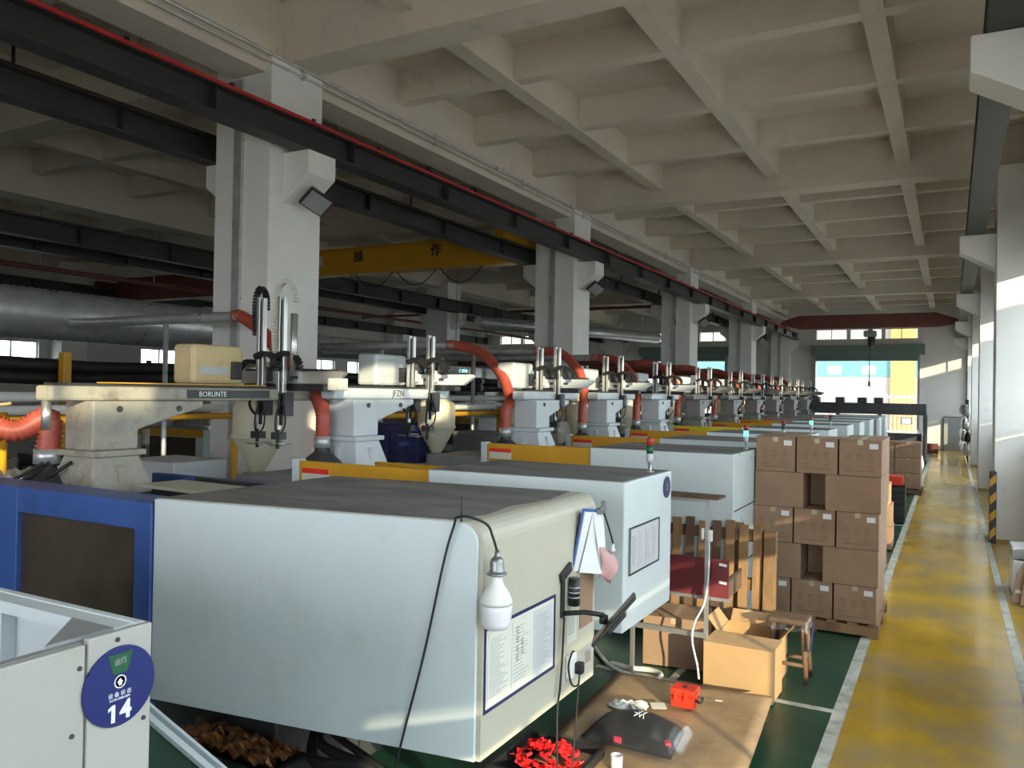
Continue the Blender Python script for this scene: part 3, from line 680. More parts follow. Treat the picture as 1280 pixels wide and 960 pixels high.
    for ax in (-.14, .10):
        build(MB().lathe([(.035, .90), (.035, 1.0), (.028, 1.01), (.028, 1.05)], (bx+ax+.085, by+ky-.22, bz), 12), 'servo_motor', DGREY, t)
        build(B(ax-.03, ax+.07, ky-.30, ky-.20, .50, .70), 'lower_block', DGREY, t, bevel=.006)
        for s_ in (-.05, .05): build(MB().tube(spline([(bx+ax+.02, by+ky-.3, bz+.62), (bx+ax+.05+s_, by+ky-.33, bz+.52), (bx+ax+.03+s_, by+ky-.32, bz+.40), (bx+ax-.02, by+ky-.29, bz+.33)]), .007, 6), 'air_line', BLACK, t)
    build(MB().tube(spline([(bx+kx[0]+.3, by+ky-.05, bz+.80), (bx+kx[0]+.2, by+ky-.2, bz+.62), (bx+kx[0]+.35, by+ky-.25, bz+.50), (bx+kx[0]+.45, by+ky-.2, bz+.66)]), .012, 8), 'cable_loop', BLACK, t)
    q = boxpos or (-.36, ky-.45)
    cb = build(B(q[0]-.12, q[0]+.12, q[1]-.26, q[1]+.26, .76, 1.08), 'control_box', box, t, bevel=.03)
    build(B(q[0]+.12, q[0]+.124, q[1]-.2, q[1]+.1, .84, .9), 'box_label', PAPERG, cb)
    build(B(q[0]+.12, q[0]+.15, q[1]+.12, q[1]+.22, .80, .95), 'valve_bank', DGREY, cb, bevel=.005)
    return t
# nearest robot, grimy, arms raised
rb1 = robot('grimy beige take-out robot with cream box on the blue guarded machine', (-5.1, 3.5, 1.56), ROBD, 1.85, ALU, top=1.52, logo='BORUNTE', box=CREAMB,
            trav=(-.42, 2.0), kx=(-.55, .70), boxpos=(-.30, 1.15), dark=True)
for P, mt_ in (([(-5.36, 5.12, 2.75), (-5.37, 5.12, 3.05), (-5.32, 5.12, 3.17), (-5.25, 5.12, 3.10), (-5.24, 5.12, 2.95)], BLACK),
               ([(-5.10, 5.10, 2.55), (-5.12, 5.10, 2.9), (-5.08, 5.10, 3.15), (-4.98, 5.10, 3.21), (-4.90, 5.10, 3.12), (-4.87, 5.10, 3.0)], PAPERW)):
    build(chain(MB(), P, .05, .035, (0, 1, 0)), 'cable_chain', mt_, rb1)
build(MB().tube([(-4.82, 5.02, 2.40), (-4.82, 5.02, 2.92)], .03, 10), 'air_cylinder', ALU, rb1)
build(MB().obox((-4.45, 5.15, 2.335), (.14, .10, .10)), 'end_bracket', PAPERW, rb1, bevel=.01)
build(MB().tube([(-5.12, 3.12, 2.2), (-5.12, 3.12, 2.0)], .03, 10), 'limit_switch', ALU, rb1)
rw = robot('white take-out robot on the second machine, pillar beside the navy cabinet', (-4.75, 5.72, 1.58), ROBW, 1.35, ROBW, trav=(-.35, 1.45), boxpos=(-.42, .95))
text('JFZN', .085, 'lettering', BLACKI, rw, (-4.75+.088, 6.27, 1.58+.682), (0, 1, 0), (0, 0, 1), .0008)
rw3 = robot('white take-out robot on the third machine, before the second column', (-4.35, 8.48, 1.58), ROBW, .75, ROBW, trav=(-.35, 1.15), boxpos=(-.42, .35))
copy_tree(rw3, None, 'white take-out robot on the fourth machine, right of the second column', (-4.38, 10.72, 1.58))
copy_tree(rw3, None, 'white take-out robot on the fifth machine, before the third column', (-4.36, 12.95, 1.58))
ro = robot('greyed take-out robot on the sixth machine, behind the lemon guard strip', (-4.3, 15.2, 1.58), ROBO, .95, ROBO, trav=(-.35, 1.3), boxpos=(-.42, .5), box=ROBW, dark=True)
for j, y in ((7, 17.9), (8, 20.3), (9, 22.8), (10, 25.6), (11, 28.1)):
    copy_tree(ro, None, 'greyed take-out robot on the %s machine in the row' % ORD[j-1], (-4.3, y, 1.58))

# ================================================================== FUME EXTRACTION HOSES
def extraction(label, hood, start, mids, duct_x=-9.75, r=.06, pipe=GALV):
    t = thing('extraction_hose', label, 'hose', hood, 'red extraction hoses over the machines'); h = Vector(hood); s_ = Vector(start)
    hd = build(MB().lathe([(.26, -.16), (.26, -.145), (.07, 0), (.062, .02), (.062, .10)], h, 20), 'hood', DGREY, t)
    build(MB().tube([h+Vector((0, 0, .04)), h+Vector((0, 0, .14))], r+.012, 14), 'collar', GALV, hd)
    build(corrugated([s_+Vector((-.12, 0, 0)), s_] + [Vector(q) for q in mids] + [h+Vector((0, 0, .35)), h+Vector((0, 0, .08))], r, .032, 12), 'hose', HOSE, t)
    Q = resample([s_+Vector((.02, 0, 0)), Vector((duct_x, s_.y, s_.z))], .06)
    build(MB().tube(Q, [r*.92 if i % 3 else r*1.0 for i in range(len(Q))], 12), 'branch_pipe', pipe, t)
    build(MB().tube([(s_.x-1.2, s_.y, s_.z-.05), (s_.x-1.2, s_.y, 0)], .03, 10), 'pipe_post', GALV, t)
    return t
extraction('red hose drooping in from the left edge to the nearest robot foot', (-5.36, 3.28, 1.72), (-6.1, 2.4, 2.18), [(-5.75, 2.85, 2.12), (-5.48, 3.12, 1.98)], duct_x=-7.2, r=.072)
extraction('red hose between the nearest column and the white second robot', (-4.85, 5.42, 1.74), (-6.72, 6.2, 3.06), [(-6.3, 6.1, 2.88), (-5.7, 5.85, 2.55), (-5.1, 5.55, 2.30)])
extraction('bright orange-red hose arching down between second and third robots', (-4.55, 8.2, 1.74), (-5.75, 8.95, 2.90), [(-5.3, 8.85, 2.80), (-4.85, 8.6, 2.52), (-4.58, 8.35, 2.2)])
for j, y in ((4, 10.35), (5, 12.55), (6, 14.8), (7, 17.5), (8, 19.9), (9, 22.4), (10, 25.2), (11, 27.8)):
    extraction('red extraction hose dropping to the %s machine in the row' % ORD[j-1], (-4.52, y, 1.74), (-5.45, y+.55, 2.92), [(-5.1, y+.5, 2.88), (-4.72, y+.3, 2.62), (-4.55, y+.12, 2.3)], pipe=GALV if j < 6 else DARKRED)

# ================================================================== SIGNAL LAMPS
def tower(loc, label, lit):
    t = thing('signal_lamp', label, 'signal lamp', loc, 'signal lamp towers on the machines'); x, y, z = loc
    build(MB().lathe([(.03, z), (.03, z+.01), (.012, z+.012), (.012, z+.07)], (x, y, 0), 12), 'stem', ALU, t)
    build(MB().lathe([(.024, z+.07), (.024, z+.13)], (x, y, 0), 14), 'clear_segment', PAPERG, t)
    build(MB().lathe([(.024, z+.131), (.024, z+.185)], (x, y, 0), 14), 'green_segment', GREENL if lit else SIGNG, t)
    build(MB().lathe([(.024, z+.186), (.024, z+.235), (.01, z+.245)], (x, y, 0), 14), 'red_segment', REDL, t)
for j, (x, y, l_, lb) in enumerate(((-1.84, 5.4, 0, 'unlit signal lamp leaning on the second machine top'), (-1.84, 8.4, 1, 'green lit signal lamp left of the carton stack'),
        (-1.84, 10.5, 0, 'unlit signal lamp above the left top carton'), (-1.84, 12.8, 1, 'green lit signal lamp above the middle top carton'), (-1.84, 15.0, 0, 'unlit signal lamp just left of the grey cabinet'))):
    tower((x, y, 1.755), lb, l_)
# ================================================================== ON THE NEAREST ENCLOSURE
XF = -1.699                                             # aisle-side face of the big enclosure
def board(label, y0, y1, z0, z1, x, sheets, slope=0., border=NAVY, fw_=.014):
    t = thing('notice_board', label, 'notice board', (x, (y0+y1)/2, z0))
    build(MB().box(x, x+.003, y0, y1, z0, z1), 'backing', PAPERW if border is NAVY else PAPERG, t)
    fr = MB().box(x+.003, x+.007, y0, y1, z1-fw_, z1).box(x+.003, x+.007, y0, y1, z0, z0+fw_).box(x+.003, x+.007, y0, y0+fw_, z0+fw_, z1-fw_).box(x+.003, x+.007, y1-fw_, y1, z0+fw_, z1-fw_)
    build(fr, 'border', border, t)
    n = len(sheets); w = (y1-y0-2*fw_-.02)/n
    for i, mt_ in enumerate(sheets):
        a = y0+fw_+.01+i*w+.008; b = a+w-.016; c, d = z0+fw_+.02, z1-fw_-.02
        s_ = build(MB().box(x+.0035, x+.0055, a, b, c, d), 'sheet', mt_, t)
        mb = MB(); z = d-.03
        while z > c+.02:
            mb.box(x+.0056, x+.006, a+.012, a+.012+(b-a-.03)*rnd.uniform(.5, 1), z, z+.004); z -= .0105 if i != 1 else .017
        build(mb, 'text_lines', TEXTL, s_)['kind'] = 'stuff'
        if i == 1 and border is NAVY:
            for (yy, zz) in ((.04, .03), (.04, .07), (.04, .11), (.04, .15), (.085, .09), (.085, .13)):
                build(MB().box(x+.0061, x+.0066, a+yy, a+yy+.006, d-zz-.03, d-zz).box(x+.0061, x+.0066, a+yy+.006, a+yy+.022, d-zz-.006, d-zz).box(x+.0061, x+.0066, a+yy+.006, a+yy+.02, d-zz-.018, d-zz-.013).box(x+.0061, x+.0066, a+yy+.006, a+yy+.024, d-zz-.03, d-zz-.025), 'blurred_character', TEXT, s_)
    return t
board('navy framed notice with three paper sheets beside the bulb', 2.905, 3.59, .95, 1.31, XF, (PAPERW, PAPERW, PAPERG))
board('dark framed notice board with grey sheets on the second machine', 4.78, 5.36, 1.16, 1.46, -1.755, (PAPERG, PAPERG, PAPERG, PAPERG), border=BLKPL, fw_=.011)
s2_ = thing('status_sign', 'small dark round sign on the second machine end', 'sign', (-1.755, 5.53, 1.64))
build(disc(.075, -1.758, 5.53, 1.645), 'disc', NAVY, s2_)
build(MB().lathe([(.014, 0), (.014, .001), (.011, .001), (.011, 0)], (0, 0, 0), 20, smooth=False).xform(lambda p: Vector((-1.7528+p.z, 5.53+p.x, 1.655+p.y))), 'emblem_ring', PAPERG, s2_)
text('设 备 状 态', .011, 'lettering', PAPERG, s2_, (-1.7525, 5.53, 1.628), *A, depth=.0006)

bl = thing('light_bulb', 'large white LED bulb hanging on a cord at the enclosure corner', 'bulb', (-1.635, 2.88, 1.33))
bx_, by_ = -1.635, 2.895
build(MB().lathe([(.02, 1.322), (.048, 1.325), (.062, 1.345), (.066, 1.40), (.067, 1.425)], (bx_, by_, 0), 24), 'diffuser', LAMPG, bl)
build(MB().lathe([(.067, 1.427), (.066, 1.445), (.052, 1.475), (.032, 1.500), (.024, 1.525), (.022, 1.545)], (bx_, by_, 0), 24), 'bulb_neck', WHITEP, bl)
build(MB().lathe([(.042, 1.545), (.044, 1.552), (.030, 1.560), (.030, 1.60), (.022, 1.615), (.012, 1.62), (.010, 1.645)], (bx_, by_, 0), 20), 'lamp_socket', SOCK, bl)
build(MB().tube(spline([(bx_, by_, 1.64), (-1.645, 2.875, 1.70), (-1.66, 2.85, 1.755), (-1.72, 2.81, 1.785), (-1.79, 2.82, 1.775), (-1.815, 2.845, 1.74), (-1.86, 2.842, 1.589), (-1.952, 2.835, 1.171), (-2.075, 2.82, .676), (-2.12, 2.80, .3), (-2.2, 2.7, .01)]), .0055, 8), 'cord', BLACK, bl)
build(MB().tube([(-1.79, 2.86, 1.752), (-1.785, 2.855, 1.86)], .004, 6), 'hook_wire', STEEL, bl)

cb = thing('clipboard', 'blue clipboard with white papers hung on the enclosure end', 'clipboard', (-1.66, 3.92, 1.35))
mt_ = Matrix.Translation((-1.675, 3.93, 1.53)) @ Euler((R(-8), R(7), R(-6))).to_matrix().to_4x4()
build(MB().box(-.003, .003, -.115, .115, -.16, .16, mt_), 'board', BLUE, cb, bevel=.002)
build(MB().box(.004, .010, -.10, .108, -.165, .145, mt_), 'paper_stack', PAPER, cb)
g = MB(); P0 = [(.012, -.02, .14), (.012, .10, .14), (.05, .12, -.02), (.075, .09, -.17), (.02, -.06, -.17), (.018, -.04, -.02)]
g.add([mt_ @ Vector(p) for p in P0] + [mt_ @ (Vector(p)+Vector((.0015, 0, 0))) for p in P0], [(0, 1, 2, 5), (5, 2, 3, 4), (9, 8, 7, 6)[::1], (10, 9, 8, 11), (0, 6, 7, 1), (1, 7, 8, 2), (2, 8, 9, 3), (3, 9, 10, 4), (4, 10, 11, 5), (5, 11, 6, 0)])
build(g, 'curled_page', PAPER, cb)
build(MB().obox(mt_ @ Vector((.015, .06, .155)), (.03, .07, .03)).obox(mt_ @ Vector((.018, .075, .185)), (.02, .03, .05)), 'clip', SOCK, cb, bevel=.003)
pk = thing('face_mask', 'pink cloth mask dangling on a black strap beside the clipboard', 'mask', (-1.62, 4.07, 1.27))
build(MB().tube(spline([(-1.63, 4.02, 1.69), (-1.61, 4.08, 1.56), (-1.60, 4.14, 1.44)]), .005, 6), 'strap', BLACK, pk)
mb = MB(); NU, NV = 12, 8; V_ = []
for i in range(NU+1):
    for j in range(NV+1):
        u, v = i/NU-.5, j/NV-.5
        bl_ = math.cos(u*2.7)*math.cos(v*2.4)
        V_.append((-1.635+.075*bl_+.004*math.sin(9*u+7*v), 4.06+.15*u*(1-.25*v), 1.375-.16*v-.05*u+.008*math.sin(12*u)))
mb.add(V_, [(i*(NV+1)+j, (i+1)*(NV+1)+j, (i+1)*(NV+1)+j+1, i*(NV+1)+j+1) for i in range(NU) for j in range(NV)], True)
o = build(mb, 'cup', PINK, pk); o.modifiers.new('thick', 'SOLIDIFY').thickness = .006
build(MB().lathe([(.020, 0), (.02, .012), (.012, .022), (.012, .045)], (-1.585, 4.06, 1.45), 12), 'valve', GALV, pk)

tm = thing('tablet_mount', 'black wall bracket holding a tilted tablet seen edge on', 'tablet', (-1.66, 3.70, 1.19))
build(MB().box(XF, XF+.012, 3.655, 3.69, 1.175, 1.40).obox((XF+.008, 3.70, 1.395), (.016, .13, .05), (.35, 0, 0)), 'wall_plate', BLKPL, tm, bevel=.004)
build(MB().tube([(-1.67, 3.76, 1.22), (-1.67, 3.76, 1.36)], .028, 14), 'spring_arm', BLKPL, tm)
for z in (1.26, 1.285, 1.31): build(MB().tube([(-1.67, 3.76, z), (-1.67, 3.76, z+.006)], .030, 14), 'spring_ring', GALV, tm)
build(MB().tube([(-1.685, 3.68, 1.195), (-1.60, 3.74, 1.20), (-1.50, 3.74, 1.20)], .013, 10), 'swing_arm', BLKPL, tm)
build(MB().lathe([(.022, 1.16), (.022, 1.20)], (-1.50, 3.74, 0), 12), 'joint', BLKPL, tm)
e1 = Vector((.57, .31, .76)).normalized(); e2 = Vector((-.32, .90, -.10)); e2 = (e2-e1*e2.dot(e1)).normalized(); e3 = e1.cross(e2)
tb_ = Matrix((e1, e2, e3)).transposed().to_4x4(); tb_.translation = (-1.43, 3.70, 1.20)
ta = build(MB().box(-.155, .155, -.10, .10, -.008, .008, tb_), 'tablet', BLKPL, tm, bevel=.005)
build(MB().box(-.135, .135, -.085, .085, .0081, .009, tb_), 'screen', SMOKE, ta)
build(MB().box(-.06, .06, -.05, .05, -.03, -.008, tb_), 'holder', BLKPL, tm, bevel=.004)
build(MB().tube(spline([(-1.68, 3.665, 1.18), (-1.675, 3.64, 1.0), (-1.675, 3.62, .85), (-1.68, 3.60, .70), (-1.66, 3.58, .3)]), .006, 8), 'power_cord', BLACK, tm)
so = thing('power_socket', 'white wall socket with a black plug and looping cord', 'socket', (-1.68, 3.76, .86))
build(MB().box(XF, XF+.03, 3.73, 3.81, .85, .97), 'socket_body', WHITEP, so, bevel=.006)
build(MB().obox((-1.652, 3.80, .895), (.045, .045, .06)), 'plug', BLACK, so, bevel=.01)
build(MB().tube(spline([(-1.65, 3.80, .87), (-1.645, 3.77, .82), (-1.64, 3.68, .85), (-1.65, 3.66, .94), (-1.66, 3.72, .99), (-1.67, 3.77, .985)]), .005, 8), 'looped_cord', BLACK, so)
build(MB().tube(spline([(-1.65, 3.80, .87), (-1.655, 3.79, .75), (-1.66, 3.78, .6), (-1.66, 3.74, .35)]), .005, 8), 'hanging_cord', BLACK, so)
build(MB().obox((-1.66, 3.735, .33), (.03, .03, .07), (0, .2, 0)), 'connector', WHITEP, so, bevel=.006)
st = thing('paper_sticker', 'faded brown paper sheet taped beside the tablet bracket', 'sticker', (XF, 3.99, 1.1))
build(MB().box(XF, XF+.002, 3.90, 4.07, 1.06, 1.43), 'sheet', CARD, st)
st = thing('paper_sticker', 'small printed label slip below the tablet bracket', 'sticker', (XF, 3.78, 1.05))
build(MB().box(XF, XF+.002, 3.74, 3.86, 1.02, 1.17), 'sheet', PAPERW, st)
mb = MB()
for i in range(7): mb.box(XF+.002, XF+.0025, 3.752, 3.83, 1.155-.015*i, 1.162-.015*i)
build(mb, 'text_lines', TEXTL, st)['kind'] = 'stuff'
st = thing('vent_plate', 'small square brown vent low on the enclosure end', 'vent', (XF, 4.02, .85))
build(MB().box(XF, XF+.003, 3.985, 4.05, .855, .92), 'plate', TEXTL, st)
for i in range(5): build(MB().box(XF+.003, XF+.005, 3.99, 4.045, .862+.011*i, .867+.011*i), 'louvre', CARD, st)

# green inclined belt between the two nearest machines, scrap below the enclosure
cv = thing('belt_conveyor', 'dark green inclined belt conveyor between the two nearest machines', 'conveyor', (-2.7, 1.95, 0))
ang = math.atan2(.35, 1.0)
mt_ = Matrix.Translation((-2.75, 2.0, .80)) @ Euler((0, ang, 0)).to_matrix().to_4x4()
build(MB().box(-.95, .8, -.33, .27, -.03, 0, mt_), 'belt', GREEN, cv)
build(MB().box(-.95, .8, .27, .30, -.06, .02, mt_), 'side_rail', WHITEM, cv); build(MB().box(-.95, .8, .33, .345, -.06, .015, mt_), 'side_rail', WHITEM, cv)
build(MB().box(-.95, .8, -.37, -.33, -.06, .02, mt_), 'side_rail', WHITEM, cv)
for x, z in ((-3.3, .9), (-2.2, .5)):
    for y in (1.66, 2.28): build(MB().box(x-.02, x+.02, y-.02, y+.02, 0, z), 'leg', ALU, cv)
sb = thing('scrap_bin', 'dark bin of shiny brown scrap under the big enclosure', 'bin', (-3.1, 3.2, 0))
build(MB().box(-3.5, -2.75, 2.75, 2.78, 0, .5).box(-3.5, -2.75, 3.0, 3.03, 0, .5).box(-3.5, -3.47, 2.78, 3.0, 0, .5).box(-2.78, -2.75, 2.78, 3.0, 0, .5).box(-3.47, -2.78, 2.78, 3.0, .02, .05), 'bin_body', BLKPL, sb)
mb = MB(); n_ = 16; V_ = []
for i in range(n_+1):
    for j in range(n_+1): V_.append((-3.47+.69*i/n_, 2.78+.22*j/n_, .50+.06*rnd.random()))
mb.add(V_, [(i*(n_+1)+j, (i+1)*(n_+1)+j, (i+1)*(n_+1)+j+1, i*(n_+1)+j+1) for i in range(n_) for j in range(n_)])
tag(build(mb, 'scrap_film', SCRAP, sb), kind='stuff')
for q in range(3):
    t = thing('hydraulic_hose', ('thick', 'middle', 'thin')[q]+' black hydraulic hose curling under the big enclosure', 'hose', (-2.5, 3.1, .4))
    build(MB().tube(spline([(-2.9+.1*q, 3.3, .62), (-2.7, 3.0+.05*q, .5+.06*q), (-2.4+.08*q, 2.98, .55), (-2.15, 3.1, .45-.05*q), (-2.0, 3.3, .2), (-2.1, 3.5, .04)]), .03-.006*q, 10), 'hose', BLACK, t)

# ================================================================== FLOOR CLUTTER BETWEEN THE MACHINES
def pallet_parts(t, L, W, M_=WOOD):
    """flat pallet: three runners, bottom and top boards; local origin at centre of the floor side"""
    for y in (-W/2+.05, 0, W/2-.05): build(MB().box(-L/2, L/2, y-.045, y+.045, .022, .112), 'runner', M_, t)
    for x in (-L/2+.06, 0, L/2-.06): build(MB().box(x-.05, x+.05, -W/2, W/2, 0, .022), 'bottom_board', M_, t)
    n = 7
    for i in range(n):
        x = -L/2+.05+(L-.1)*i/(n-1); build(MB().box(x-.045, x+.045, -W/2, W/2, .112, .134), 'top_board', M_, t)
# low pallet with trampled cardboard on top
t = thing('pallet', 'low wooden pallet under the trampled cardboard sheet', 'pallet', (0, 0, 0)); pallet_parts(t, 1.10, 1.55, WOODD)
t.location = (-1.62, 5.13, 0); t.rotation_euler.z = R(4)
mb = MB(); nx, ny = 14, 18; V_ = []
for i in range(nx+1):
    for j in range(ny+1):
        u, v = i/nx, j/ny; edge = max(abs(u-.5), abs(v-.5))*2
        V_.append((-.585+1.17*u, -.83+1.66*v, .146+.012*math.sin(5*u+3*v)*math.sin(4*v-2*u)+.004*rnd.random()-(.012 if edge > .97 else 0)))
mb.add(V_, [(i*(ny+1)+j, (i+1)*(ny+1)+j, (i+1)*(ny+1)+j+1, i*(ny+1)+j+1) for i in range(nx) for j in range(ny)], True)
cs = build(mb, 'cardboard_sheet', CARDT, base=(0, 0, 0)); cs.location = (-1.62, 5.13, 0); cs.rotation_euler.z = R(4)
cs.modifiers.new('thick', 'SOLIDIFY').thickness = .008
tag(cs, 'trampled brown cardboard sheet covering the low pallet', 'cardboard')
ZC = .166
t = thing('tool_case', 'small orange-red plastic case on the cardboard sheet', 'case', (-1.585, 5.47, ZC))
build(MB().box(-1.665, -1.505, 5.40, 5.54, ZC, ZC+.075), 'case_body', REDP, t, bevel=.008); lid = build(MB().box(-1.67, -1.50, 5.395, 5.545, ZC+.078, ZC+.125), 'case_lid', REDP, t, bevel=.01)
build(MB().box(-1.60, -1.57, 5.445, 5.485, ZC+.1251, ZC+.127), 'lid_label', BLKPL, lid)
for x in (-1.63, -1.56): build(MB().box(x-.012, x+.012, 5.385, 5.395, ZC+.05, ZC+.11), 'latch', REDP, t, bevel=.002)
build(MB().tube(spline([(-1.50, 5.43, ZC+.06), (-1.47, 5.43, ZC+.05), (-1.47, 5.51, ZC+.05), (-1.50, 5.51, ZC+.06)]), .009, 8), 'handle', BLKPL, t)
t = thing('work_glove', 'crumpled white cotton glove lying on the cardboard sheet', 'glove', (-1.93, 5.23, ZC))
mb = MB(); V_ = []; nu = 14
for i in range(nu+1):
    for j in range(nu+1):
        u, v = i/nu-.5, j/nu-.5
        V_.append((-1.93+.20*u+.01*math.sin(8*v), 5.23+.14*v+.012*math.sin(9*u), ZC+.006+.045*max(0, 1-4*(u*u+v*v))*(.6+.4*math.sin(17*u+3)*math.cos(15*v))))
mb.add(V_, [(i*(nu+1)+j, (i+1)*(nu+1)+j, (i+1)*(nu+1)+j+1, i*(nu+1)+j+1) for i in range(nu) for j in range(nu)], True)
build(mb, 'palm', CLOTHW, t)
for q in range(5):
    a = -.9+.38*q; build(MB().tube(spline([(-1.92+.05*math.cos(a), 5.24+.04*math.sin(a), ZC+.02), (-1.92+.10*math.cos(a), 5.24+.085*math.sin(a), ZC+.028), (-1.92+.145*math.cos(a), 5.24+.12*math.sin(a), ZC+.012)]), [.012]*20+[.009], 8), 'finger', CLOTHW, t)
t = thing('paper_slip', 'white paper slip lying beside the red case', 'paper', (-1.735, 5.35, ZC))
build(MB().obox((-1.735, 5.35, ZC+.004), (.10, .10, .002), (.04, 0, .5)), 'sheet', PAPERW, t)
t = thing('paper_slip', 'tiny white paper scrap near the lit carton', 'paper', (-1.40, 5.66, ZC))
build(MB().obox((-1.40, 5.66, ZC+.003), (.05, .02, .002), (0, .05, .4)), 'sheet', PAPERW, t)
# black bag in clear plastic
t = thing('black_bag', 'black zip bag with pink tabs wrapped in clear plastic', 'bag', (-1.68, 4.80, ZC))
mb = MB(); nu, nv = 20, 14; V_ = []
for s_ in (0, 1):
    for i in range(nu+1):
        for j in range(nv+1):
            u, v = (i/nu-.5)*2, (j/nv-.5)*2; prof = max(0, 1-abs(u)**4)**.5*max(0, 1-abs(v)**4)**.5
            V_.append((-1.70+.27*u*(1-.08*v), 4.80+.21*v, ZC+.008+(.008 if s_ == 0 else (.085+.035*v+.012*math.sin(4*u+2*v))*prof)))
K = (nu+1)*(nv+1)
F_ = [(i*(nv+1)+j+s_*K, (i+1)*(nv+1)+j+s_*K, (i+1)*(nv+1)+j+1+s_*K, i*(nv+1)+j+1+s_*K) for s_ in (0, 1) for i in range(nu) for j in range(nv)]
mb.add(V_, F_, True); build(mb, 'bag_body', GREYBAG, t)
for (a, b) in (((-1.715, 4.90), (-1.68, 4.82)), ((-1.69, 4.90), (-1.72, 4.82)), ((-1.68, 4.90), (-1.655, 4.81)), ((-1.66, 4.90), (-1.69, 4.83)), ((-1.73, 4.86), (-1.70, 4.87))):
    build(MB().tube([(a[0], a[1], ZC+.128), (b[0], b[1], ZC+.120)], .003, 6), 'logo_stroke', WHITEI, t)
build(MB().obox((-1.745, 4.610, ZC+.035), (.045, .012, .055), (.25, 0, 0)), 'pink_tab', PINKB, t); build(MB().obox((-1.465, 4.69, ZC+.035), (.035, .05, .06), (0, 0, .7)), 'pink_tab', PINKB, t)
mb = MB(); V_ = []; nu = 22
for i in range(nu+1):
    for j in range(nu+1):
        u, v = (i/nu-.5)*2, (j/nu-.5)*2; prof = max(0, 1-(abs(u)/.72)**4)**.5*max(0, 1-(abs(v)/.66)**4)**.5 if abs(u) < .72 and abs(v) < .66 else 0
        V_.append((-1.66+.41*u, 4.78+.30*v*(1+.15*u), ZC+.016+(.105+.035*v)*prof+.006*math.sin(7*u+5*v)+.004*rnd.random()))
mb.add(V_, [(i*(nu+1)+j, (i+1)*(nu+1)+j, (i+1)*(nu+1)+j+1, i*(nu+1)+j+1) for i in range(nu) for j in range(nu)], True)
build(mb, 'plastic_wrap', FILM, t)
t = thing('paper_cup', 'white cup standing before the wrapped bag', 'cup', (-1.655, 4.36, .155))
build(MB().lathe([(.030, .155), (.034, .16), (.036, .235), (.030, .235), (.028, .165)], (-1.655, 4.36, 0), 20), 'cup_wall', WHITEP, t); build(MB().lathe([(.001, .20), (.030, .20)], (-1.655, 4.36, 0), 20), 'dark_content', BLKPL, t)
# dark tray of red plastic parts
t = thing('parts_crate', 'dark crate holding the pile of red plastic parts', 'crate', (-2.03, 4.22, 0))
build(MB().box(-2.28, -1.78, 3.95, 3.97, .0, .20).box(-2.28, -1.78, 4.47, 4.49, .0, .20).box(-2.28, -2.26, 3.97, 4.47, 0, .2).box(-1.80, -1.78, 3.97, 4.47, 0, .2).box(-2.26, -1.80, 3.97, 4.47, 0, .03), 'crate_body', BLKPL, t)
proto = None
for q in range(46):
    a, rr = rnd.uniform(0, 6.28), .19*math.sqrt(rnd.random()); z = .17+.12*(1-rr/.20)*rnd.uniform(.6, 1.0)
    if proto is None:
        proto = tag(build(MB().box(-.045, .045, -.016, .016, 0, .006).box(-.045, -.039, -.016, .016, .006, .02).box(.02, .026, -.016, .016, .006, .016), 'red_plastic_part', REDB, base=(0, 0, 0)), 'small red plastic part in the bright red heap', 'plastic part', 'red plastic parts heaped in the crate'); o = proto
    else: o = copy_tree(proto)
    o.location = (-2.03+rr*math.cos(a), 4.22+rr*math.sin(a), z); o.rotation_euler = (rnd.uniform(-.6, .6), rnd.uniform(-.6, .6), rnd.uniform(0, 6.28))
# white rope / hose on the floor
t = thing('white_rope', 'loose white rope lying on the green floor behind the cardboard', 'rope', (-2.3, 6.3, 0))
build(MB().tube(spline([(-2.9, 6.9, .02), (-2.70, 6.62, .02), (-2.48, 6.35, .02), (-2.24, 6.22, .02)]), .018, 8), 'rope', ROPE, t)
t = thing('white_rope', 'bundled white strap folded on the floor near the case', 'strap', (-2.2, 6.3, 0))
build(MB().tube(spline([(-2.50, 6.42, .02), (-2.3, 6.36, .03), (-2.15, 6.40, .03), (-2.04, 6.34, .03), (-2.03, 6.22, .02), (-2.08, 6.18, .02)]), .022, 8), 'strap', ROPE, t)

